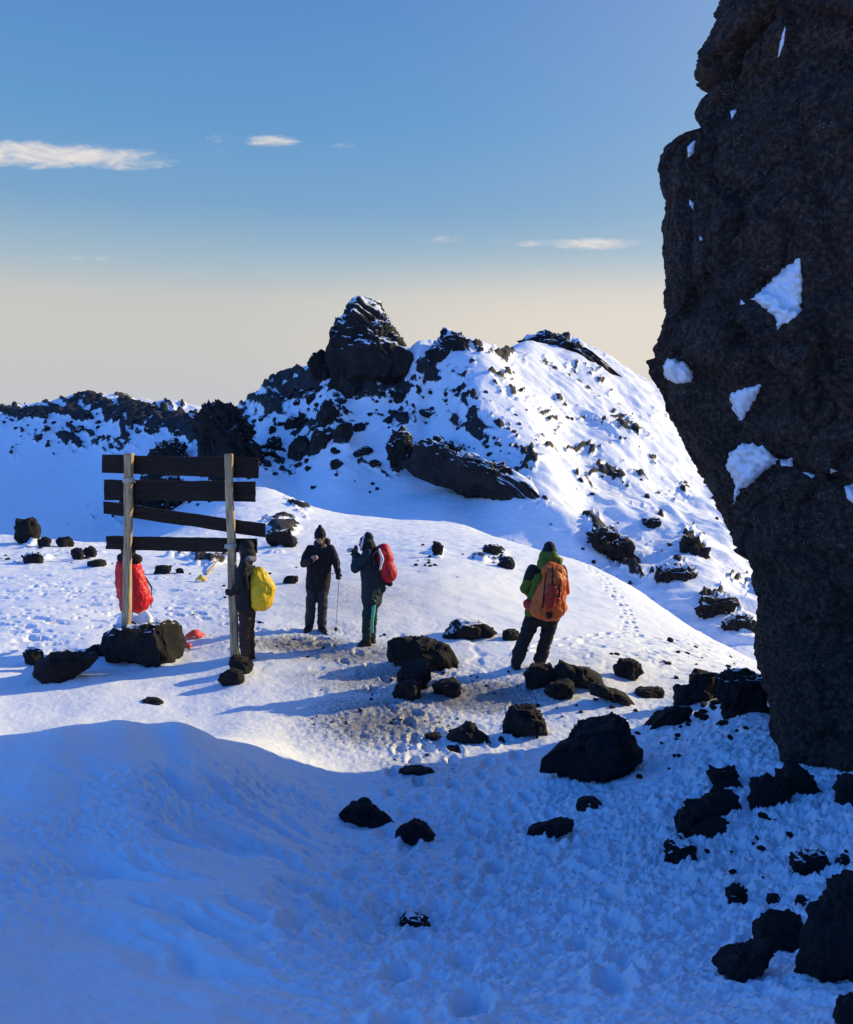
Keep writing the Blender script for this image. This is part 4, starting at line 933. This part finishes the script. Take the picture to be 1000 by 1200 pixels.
class Fig:
    def __init__(f, u, v, label, skinm):
        f.b = hit(u, v); f.Y = f.b.y; f.label = label; f.skinm = skinm
    def p(f, u, v, dy=0.0):
        return np.array(at(u, v, f.Y+dy) - f.b)
    def body(f, J, face):
        f.J = J; f.face = face; c = []
        c += head_caps(J['head'], face); hd = np.array(J['head'])
        neck = np.array(J['neck']); c += [(neck, hd-np.array([0, 0, .06]), .055, .05)]
        for a, b, r0, r1 in [('sl', 'el', .05, .043), ('el', 'wl', .042, .028), ('sr', 'er', .05, .043), ('er', 'wr', .042, .028), ('hl', 'kl', .082, .058), ('kl', 'al', .055, .04), ('hr', 'kr', .082, .058), ('kr', 'ar', .055, .04), ('al', 'tl', .042, .032), ('ar', 'tr', .042, .032), ('sl', 'sr', .06, .06), ('hl', 'hr', .09, .09), ('neck', 'sl', .055, .05), ('neck', 'sr', .055, .05)]:
            c.append((J[a], J[b], r0, r1))
        ch = (np.array(J['sl'])+np.array(J['sr']))/2; pv = (np.array(J['hl'])+np.array(J['hr']))/2
        c += [(ch-np.array([0, 0, .06]), pv+np.array([0, 0, .08]), .115, .105), (ch, neck, .09, .06)]
        c += hand(J['wl'], J['dl'], J['pl'], 1.0, .8, 1) + hand(J['wr'], J['dr'], J['pr'], 1.0, .8, -1)
        f.o = skin('person', c, f.skinm, None, .0075, 3, loc=f.b); tag(f.o, f.label, 'person', None); return f.o
    def part(f, name, caps, mat, vox=.011, smooth=4, fold=.012, fscale=9, stretch=(1, 1, .7)):
        return skin(name, caps, mat, f.o, vox, smooth, fold, fscale, None, stretch)
    def jacket(f, mat, hem=.12, bulk=1.0, extra=(), arms=True, collar=True):
        J = f.J; z = np.array([0, 0, 1.0]); sl, sr, hl, hr = [np.array(J[k]) for k in ('sl', 'sr', 'hl', 'hr')]
        pv = (hl+hr)/2; ch = (sl+sr)/2; c = [(sl*.8+sr*.2-z*.05, hl-z*(hem-.1), .105*bulk, .125*bulk), (sr*.8+sl*.2-z*.05, hr-z*(hem-.1), .105*bulk, .125*bulk), (ch-z*.12, pv-z*(hem-.1), .15*bulk, .145*bulk), (sl, sr, .075*bulk, .075*bulk), (ch, np.array(J['neck'])+z*.01, .10*bulk, .075)]
        if collar: c.append((np.array(J['neck'])-z*.04, np.array(J['neck'])+z*.025, .10, .092))
        if arms:
            for a in 'lr': c += [(J['s'+a], J['e'+a], .078*bulk, .066*bulk), (J['e'+a], J['w'+a], .066*bulk, .048*bulk)]
        return f.part('jacket', c+list(extra), mat, fold=.022, fscale=7.5)
    def trousers(f, mat, k=1.0, extra=()):
        J = f.J; z = np.array([0, 0, 1.0]); c = [(J['hl'], J['hr'], .115*k, .115*k)]
        for a in 'lr': c += [(J['h'+a], J['k'+a], .108*k, .082*k), (J['k'+a], J['a'+a], .082*k, .072*k)]
        return f.part('trousers', c+list(extra), mat, fold=.022, fscale=8, stretch=(.6, .6, 1.6))
    def boots(f, mat):
        J = f.J; z = np.array([0, 0, 1.0])
        for a in 'lr':
            an, to = np.array(J['a'+a]), np.array(J['t'+a]); heel = an + (an-to)*.25; heel[2] = to[2]
            f.part('boot', [(an+z*.08, an, .068, .066), (an, heel, .064, .054), (heel, to, .056, .052), (an, to, .060, .050)], mat, fold=.004)
    def gloves(f, mat, which='lr', k=1.35, curl=.9):
        J = f.J
        for a in which: f.part('glove', [(np.array(J['w'+a])-nrm(J['d'+a])*.05, J['w'+a], .042, .034)] + hand(J['w'+a], J['d'+a], J['p'+a], k, curl, 1 if a == 'l' else -1), mat, vox=.0065, smooth=2, fold=.002)

# --- hiker with the walking pole, facing us
f = Fig(371, 739, 'hiker all in black with sunglasses and a walking pole, facing us', SKINM)
J = dict(head=f.p(375.3, 630), neck=f.p(375, 639.5), sl=f.p(363.5, 644), sr=f.p(387, 644), el=f.p(356, 660, -.02), wl=f.p(364.5, 657.5, -.27), er=f.p(394, 659, .0), wr=f.p(396.2, 671, -.12),
         hl=f.p(366.8, 687), hr=f.p(378.3, 687), kl=f.p(364.5, 710, -.04), kr=f.p(378, 710, -.03), al=f.p(362.5, 733.5), ar=f.p(377, 733.5), tl=f.p(359.0, 738.8, -.16), tr=f.p(380.5, 739.5, -.17), dl=(.65, -.25, .5), pl=(.3, .9, -.1), dr=(.05, -.3, -.8), pr=(.3, -.9, .1))
f.body(J, (0.05, -1, -.02)); z = np.array([0, 0, 1.0]); hd = np.array(J['head'])
f.jacket(M['black_cloth'], .10); f.trousers(M['charcoal']); f.boots(M['boot']); f.gloves(M['black_cloth'], 'r')
f.part('beanie', [(hd+z*.07, hd+z*.10, .104, .085), (hd+z*.16, hd+z*.19, .045, .035), (hd+z*.052+np.array([0, .01, 0]), hd+z*.058, .104, .104)], M['black_cloth'], vox=.008, fold=.003)
f.part('hood', [(hd-z*.12+np.array([-.05, .1, 0]), hd-z*.10+np.array([.08, .1, 0]), .075, .085)], M['black_cloth'])
f.part('sunglasses', [(hd+np.array([-.062, -.085, .018]), hd+np.array([-.022, -.098, .014]), .019, .021), (hd+np.array([.022, -.098, .014]), hd+np.array([.062, -.085, .018]), .021, .019), (hd+np.array([-.03, -.1, .022]), hd+np.array([.03, -.1, .022]), .007, .007), (hd+np.array([-.07, -.075, .02]), hd+np.array([-.095, .0, .02]), .006, .006), (hd+np.array([.07, -.075, .02]), hd+np.array([.095, .0, .02]), .006, .006)], M['blackplastic'], vox=.005, smooth=1, fold=0)
def pole(b, label, top, tip, cat='walking pole'):
    o = empty('walking_pole', b); tag(o, label, cat)
    top, tip = np.array(top), np.array(tip); d = nrm(tip-top)
    skin('grip', [(top, top+d*.13, .017, .015), (top-d*.01, top+d*.01, .021, .02)], M['blackplastic'], o, .005, 1)
    skin('shaft', [(top+d*.12, tip-d*.05, .0095, .007)], M['metal'], o, .0035, 1)
    skin('basket', [(tip-d*.075, tip-d*.06, .03, .03)], M['blackplastic'], o, .005, 1); skin('tip', [(tip-d*.06, tip+d*.03, .0065, .004)], M['metal'], o, .003, 1)
pole(f.b, 'thin pale walking pole in the gloved hand of the black clad hiker', f.p(398.3, 668, -.2), f.p(393.5, 742, -.25))

# --- photographer, facing left
f = Fig(430, 756, 'photographer in a dark hooded jacket with white trim, holding a camera up to the eye', SKINM)
J = dict(head=f.p(428.6, 636.5), neck=f.p(431.5, 646), sl=f.p(431, 650, -.17), sr=f.p(436, 650, .17), el=f.p(416.5, 666, -.24), wl=f.p(417.5, 652.5, -.10), er=f.p(418, 665, .12), wr=f.p(419, 651, .04),
         hl=f.p(434, 696, -.08), hr=f.p(439, 695, .10), kl=f.p(430.5, 722, -.09), kr=f.p(436.5, 721, .12), al=f.p(430.0, 749), ar=f.p(435.4, 747.5, .16), tl=f.p(422.5, 756.5, -.05), tr=f.p(428, 753, .20), dl=(-.35, .1, .85), pl=(-.3, .9, .1), dr=(-.35, -.1, .85), pr=(-.2, -.9, .1))
f.body(J, (-1, -.15, -.02)); hd = np.array(J['head'])
f.jacket(M['navy'], .20, 1.08, [(f.p(436, 668), f.p(438.5, 690), .18, .17), (f.p(446, 680, -.04), f.p(449, 690, -.04), .06, .05)]); f.trousers(M['dkgreen'], .95); f.boots(M['boot']); f.gloves(M['black_cloth'])
f.part('hood', [(hd+np.array([.03, 0, .05]), hd+np.array([.045, 0, .09]), .125, .085), (hd+np.array([.05, 0, -.05]), hd+np.array([.06, 0, -.12]), .115, .11), (hd+np.array([.03, 0, .1]), hd+np.array([.03, 0, .15]), .09, .035)], M['black_cloth'], fold=.006)
ring = []
for k in range(16):
    a0, a1 = 2*math.pi*k/16, 2*math.pi*(k+1)/16
    q = lambda a: hd + np.array([-.045+.03*math.sin(a), .105*math.cos(a), .125*math.sin(a)+.01])
    ring.append((q(a0), q(a1), .017, .017))
f.part('hood_trim', ring, M['white'], vox=.007, fold=.004)
f.part('trouser_stripe', [(f.p(438.8, 704, -.155), f.p(437, 722, -.155), .030, .026), (f.p(437, 722, -.155), f.p(436.6, 741, -.12), .024, .018)], M['mint'], vox=.008)
f.part('sleeve_trim', [(f.p(444, 644, -.14), f.p(448.5, 654, -.2), .018, .02), (f.p(448.5, 654, -.2), f.p(446, 667, -.2), .02, .016)], M['white'], vox=.008)
bp = empty('backpack', f.b); tag(bp, 'red backpack on the back of the photographer', 'backpack')
skin('pack_body', [(f.p(447, 648, 0), f.p(455, 672, 0), .13, .15), (f.p(450, 644, 0), f.p(452, 655, 0), .10, .13), (f.p(455, 664), f.p(456.5, 676), .10, .09)], M['redpack'], bp, .011, 4, .012, 8)
skin('strap', [(f.p(443, 643, -.15), f.p(437, 650, -.22), .02, .02), (f.p(437, 650, -.22), f.p(438, 668, -.2), .02, .02)], M['black_cloth'], bp, .008, 2)
skin('pocket', [(f.p(452, 681), f.p(457, 684), .06, .05)], M['black_cloth'], bp, .01, 3)
cm_ = empty('camera', f.b); tag(cm_, 'small camera held up in both hands by the photographer', 'camera')
def boxm(name, c, sz, mat, parent, bev=.01):
    bm = bmesh.new(); bmesh.ops.create_cube(bm, size=1); bmesh.ops.scale(bm, vec=sz, verts=bm.verts); bmesh.ops.bevel(bm, geom=bm.edges[:], offset=bev, segments=2, affect='EDGES'); bmesh.ops.translate(bm, vec=Vector(c), verts=bm.verts)
    me = bpy.data.meshes.new(name); bm.to_mesh(me); bm.free(); return link(name, me, mat, parent)
cc = f.p(417.2, 644.5, -.04)
boxm('camera_body', cc, (.06, .145, .10), M['blackplastic'], cm_)
boxm('viewfinder', cc+np.array([.0, 0, .06]), (.05, .05, .03), M['blackplastic'], cm_, .006)
skin('lens', [(cc+np.array([-.03, 0, -.005]), cc+np.array([-.11, 0, -.005]), .036, .038)], M['metal'], cm_, .006, 2)

# --- hiker with the orange pack, back to us
f = Fig(617, 783, 'hiker seen from behind with a large orange pack, black cap and green hood', DARKSKIN)
J = dict(head=f.p(644, 649, .02), neck=f.p(643, 660), sl=f.p(625, 670, .02), sr=f.p(657, 670, .05), el=f.p(615, 690, .04), wl=f.p(626, 700, .22), er=f.p(662, 691, .12), wr=f.p(652, 701, .30),
         hl=f.p(625.5, 724, .03), hr=f.p(645, 724, .05), kl=f.p(614.5, 750, .0), kr=f.p(640, 750, .04), al=f.p(605.5, 776, -.02), ar=f.p(632, 775, .02), tl=f.p(602, 782.5, .14), tr=f.p(637, 780.5, .16), dl=(.7, .5, -.1), pl=(.2, .3, -.6), dr=(-.7, .5, -.1), pr=(-.2, .3, -.6))
f.body(J, (.25, .95, -.05)); hd = np.array(J['head'])
f.jacket(M['green'], .03, 1.05, arms=False)
for a in 'lr':
    f.part('sleeve', [(np.array(J['s'+a]), J['e'+a], .088, .072), (J['e'+a], J['w'+a], .072, .05)], M['green'])
    f.part('shoulder_yoke', [(np.array(J['s'+a])+z*.015, np.array(J['s'+a])*.55+np.array(J['e'+a])*.45 + z*.012, .094, .084), (np.array(J['s'+a])*.75+np.array(J['s'+('r' if a == 'l' else 'l')])*.25, J['s'+a], .09, .092)], M['black_cloth'])
f.trousers(M['black_cloth'], 1.12, [(f.p(609, 764, 0), f.p(607, 772, 0), .098, .085), (f.p(636, 764, .03), f.p(634, 771, .03), .098, .085)]); f.boots(M['boot']); f.gloves(M['black_cloth'])
f.part('cap', [(hd+z*.05, hd+z*.10, .108, .085), (hd+z*.06+np.array([.0, .08, 0]), hd+z*.05+np.array([.03, .13, 0]), .07, .05)], M['black_cloth'], vox=.008, fold=.003)
f.part('hood', [(f.p(638, 661, -.04), f.p(652, 659, -.04), .105, .09), (f.p(652, 659, -.04), f.p(657.5, 656.5, -.02), .075, .03), (f.p(639, 652, .0), f.p(647, 652, -.04), .09, .09)], M['green'], fold=.014)
bp = empty('backpack', f.b); tag(bp, 'large orange trekking pack with dark straps on the back of the hiker by the rocks', 'backpack')
D_ = -.30
skin('pack_body', [(f.p(650, 680, D_), f.p(646, 704, D_), .165, .20), (f.p(640, 690, D_+.06), f.p(634, 712, D_+.05), .12, .16), (f.p(654, 690, D_), f.p(652, 712, D_), .12, .14), (f.p(637, 716, D_), f.p(649, 718, D_), .125, .12)], M['orange'], bp, .011, 4, .020, 9)
skin('lid', [(f.p(642, 669, D_+.02), f.p(656, 672, D_+.02), .09, .095), (f.p(646, 665, D_+.06), f.p(654, 668, D_+.06), .08, .08)], M['orange'], bp, .010, 3, .012, 10)
skin('pocket', [(f.p(648, 690, D_-.15), f.p(645, 708, D_-.16), .075, .08), (f.p(643, 700, D_-.15), f.p(652, 702, D_-.15), .06, .06)], M['orangered'], bp, .010, 3, .010, 12)
for a, b in [((640, 672), (636, 712)), ((657, 674), (655, 712)), ((648, 664), (646, 724))]:
    m_ = f.p((a[0]+b[0])/2, (a[1]+b[1])/2, D_-.205); skin('strap', [(f.p(*a, D_-.10), m_, .012, .012), (m_, f.p(*b, D_-.12), .012, .012)], M['black_cloth'], bp, .006, 1)
skin('hip_belt', [(f.p(619, 708, D_+.14), f.p(630, 716, D_), .075, .07)], M['orangered'], bp, .01, 3, .01, 9)
skin('hip_belt', [(f.p(657, 716, D_), f.p(661, 712, D_+.15), .06, .06)], M['orangered'], bp, .01, 3, .01, 9)
skin('buckle', [(f.p(642, 720, D_-.13), f.p(644, 724, D_-.13), .03, .03)], M['blackplastic'], bp, .008, 2)
skin('side_bottle', [(f.p(664, 681, D_+.06), f.p(665, 694, D_+.06), .035, .04)], M['orange'], bp, .008, 2)

# --- hiker with the yellow pack, behind the right post
f = Fig(290, 775, 'hiker in black jacket and brown trousers behind the right sign post', DARKSKIN)
J = dict(head=f.p(288, 644, .02), neck=f.p(288.5, 656), sl=f.p(286, 663, -.16), sr=f.p(289, 663, .18), el=f.p(282, 684, -.22), wl=f.p(273, 694, -.16), er=f.p(284, 684, .22), wr=f.p(274, 692, .16),
         hl=f.p(288, 710, -.08), hr=f.p(291, 710, .09), kl=f.p(287, 741, -.08), kr=f.p(291.5, 740, .12), al=f.p(288, 768), ar=f.p(293, 766, .14), tl=f.p(279.5, 774, -.04), tr=f.p(285, 771, .14), dl=(-.8, .2, -.1), pl=(.1, .9, 0), dr=(-.8, -.2, -.1), pr=(.1, -.9, 0))
f.body(J, (-1, .1, -.05)); hd = np.array(J['head'])
f.jacket(M['black_cloth'], .12, .98); f.trousers(M['brown'], 1.0); f.boots(M['boot']); f.gloves(M['black_cloth'])
f.part('hood', [(hd+np.array([.02, 0, .04]), hd+np.array([.03, 0, .05]), .12, .10), (hd+np.array([.05, 0, -.06]), hd+np.array([.06, 0, -.11]), .10, .10)], M['black_cloth'], fold=.006)
f.part('scarf', [(f.p(291, 655, -.10), f.p(297, 655, -.02), .045, .05), (f.p(297, 655, -.02), f.p(294, 655, .1), .05, .04)], M['grey'], fold=.01)
bp = empty('backpack', f.b); tag(bp, 'backpack under a bright yellow rain cover on the hiker behind the right post', 'backpack')
skin('rain_cover', [(f.p(302, 679, 0), f.p(305.5, 698, 0), .17, .20), (f.p(303, 675, 0), f.p(309, 690, 0), .13, .18), (f.p(300, 703, 0), f.p(308, 703, 0), .165, .165)], M['yellow'], bp, .011, 4, .022, 8, None, (1, 1, .8))
skin('strap', [(f.p(298, 664, -.12), f.p(287, 667, -.27), .022, .022), (f.p(287, 667, -.27), f.p(291, 692, -.22), .022, .02)], M['black_cloth'], bp, .008, 2)

# --- hiker in red, behind the left post
f = Fig(157, 759, 'hiker in a red jacket with a red covered pack, standing behind the left sign post', DARKSKIN)
J = dict(head=f.p(151, 643), neck=f.p(151.5, 656), sl=f.p(142.5, 663, -.06), sr=f.p(160, 663, .08), el=f.p(141, 684, .0), wl=f.p(142, 700, .14), er=f.p(162, 685, .2), wr=f.p(156, 698, .32),
         hl=f.p(151, 710, -.04), hr=f.p(161, 710, .06), kl=f.p(151, 734, -.02), kr=f.p(162, 734, .08), al=f.p(150, 755), ar=f.p(162, 754, .06), tl=f.p(147, 759, .12), tr=f.p(160, 757, .2), dl=(.3, .6, -.5), pl=(.5, .5, 0), dr=(-.3, .6, -.5), pr=(-.5, .5, 0))
f.body(J, (-.5, .85, 0)); hd = np.array(J['head'])
f.jacket(M['red'], .10, 1.08); f.trousers(M['black_cloth'], 1.0); f.boots(M['boot']); f.gloves(M['black_cloth'])
f.part('hood', [(hd+z*.03, hd+z*.05, .125, .105), (f.p(143, 654, .02), f.p(160, 655, .0), .075, .08), (f.p(150, 650, 0), f.p(153, 656, 0), .11, .11)], M['black_cloth'], fold=.02)
bp = empty('backpack', f.b); tag(bp, 'bulging red rain cover over the pack of the hiker behind the left post', 'backpack')
skin('rain_cover', [(f.p(157, 672, -.22), f.p(163.5, 698, -.24), .14, .17), (f.p(160, 690, -.24), f.p(163, 705, -.24), .17, .165), (f.p(169, 697, -.2), f.p(172.5, 702, -.2), .11, .09)], M['red'], bp, .011, 4, .018, 8)
skin('strap', [(f.p(170, 676, -.15), f.p(178, 689, -.18), .014, .014), (f.p(178, 689, -.18), f.p(177, 712, -.2), .01, .008)], M['black_cloth'], bp, .006, 1)

# ------------------------------------------------------------------ scraps of cloth by the sign
def scrap(name, pts_, mat, label, seed, cat='cloth'):
    """crumpled rag: a small sheet with thickness draped on the snow"""
    u0, v0, w_, h_ = pts_; c = hit(u0, v0); k = c.y/1000; n_ = 14; V = []; F = []
    for lay in (0, 1):
        for i in range(n_+1):
            for j in range(n_+1):
                x, y = i/n_-.5, j/n_-.5; V.append((x*w_*k, y*w_*k*.7, h_*k*.9*math.exp(-((x*2.2)**2+(y*2.2)**2)) + .012*lay - .01))
    V = np.array(V); half = len(V)//2; dz_ = .09*w_*k*fbm(V[:half]*9/(w_*k*4)+seed, 3); V[:half, 2] += dz_; V[half:, 2] += dz_
    V[:, :2] += .12*w_*k*np.stack([perlin(V*5+seed), perlin(V*5+seed+20)], 1)
    I = lambda l, i, j: l*(n_+1)**2+i*(n_+1)+j
    for i in range(n_):
        for j in range(n_):
            F += [(I(1, i, j), I(1, i+1, j), I(1, i+1, j+1), I(1, i, j+1)), (I(0, i, j), I(0, i, j+1), I(0, i+1, j+1), I(0, i+1, j))]
        F += [(I(0, i, 0), I(0, i+1, 0), I(1, i+1, 0), I(1, i, 0)), (I(0, i, n_), I(1, i, n_), I(1, i+1, n_), I(0, i+1, n_)), (I(0, 0, i), I(1, 0, i), I(1, 0, i+1), I(0, 0, i+1)), (I(0, n_, i), I(0, n_, i+1), I(1, n_, i+1), I(1, n_, i))]
    return tag(link(name, mesh_np(name, V, F), mat, loc=(c.x, c.y, c.z+.01)), label, cat)
scrap('cloth_scrap', (228, 747, 22, 9), M['coral'], 'crumpled coral rag on the snow between the sign posts, upper of two', 3)
scrap('cloth_scrap', (216, 760, 17, 11), M['coral'], 'crumpled coral rag touching the right side of the big boulder', 8)
scrap('cloth_scrap', (236, 681, 12, 8), M['sand'], 'small yellow rag lying on the snow far behind the sign', 5)
tp = skin('tape', [(f.p(279, 764, -.75), f.p(281, 771, -.78), .02, .02), (f.p(277, 770, -.78), f.p(284, 771.5, -.78), .022, .02), (f.p(279, 758, -.72), f.p(279.5, 766, -.76), .012, .016)], M['sand'], None, .006, 2, .006, 20, f.b)
tp.name = 'tape'; tag(tp, 'yellow tape tied round the foot of the right sign post', 'tape')
sk = skin('stick', [(hit(242, 674)+Vector((0, 0, .02)), hit(256, 660)+Vector((0, 0, .1)), .03, .02)], M['post'], None, .012, 1, .006, 8); tag(sk, 'short dark stick lying in the snow next to the yellow rag', 'stick')
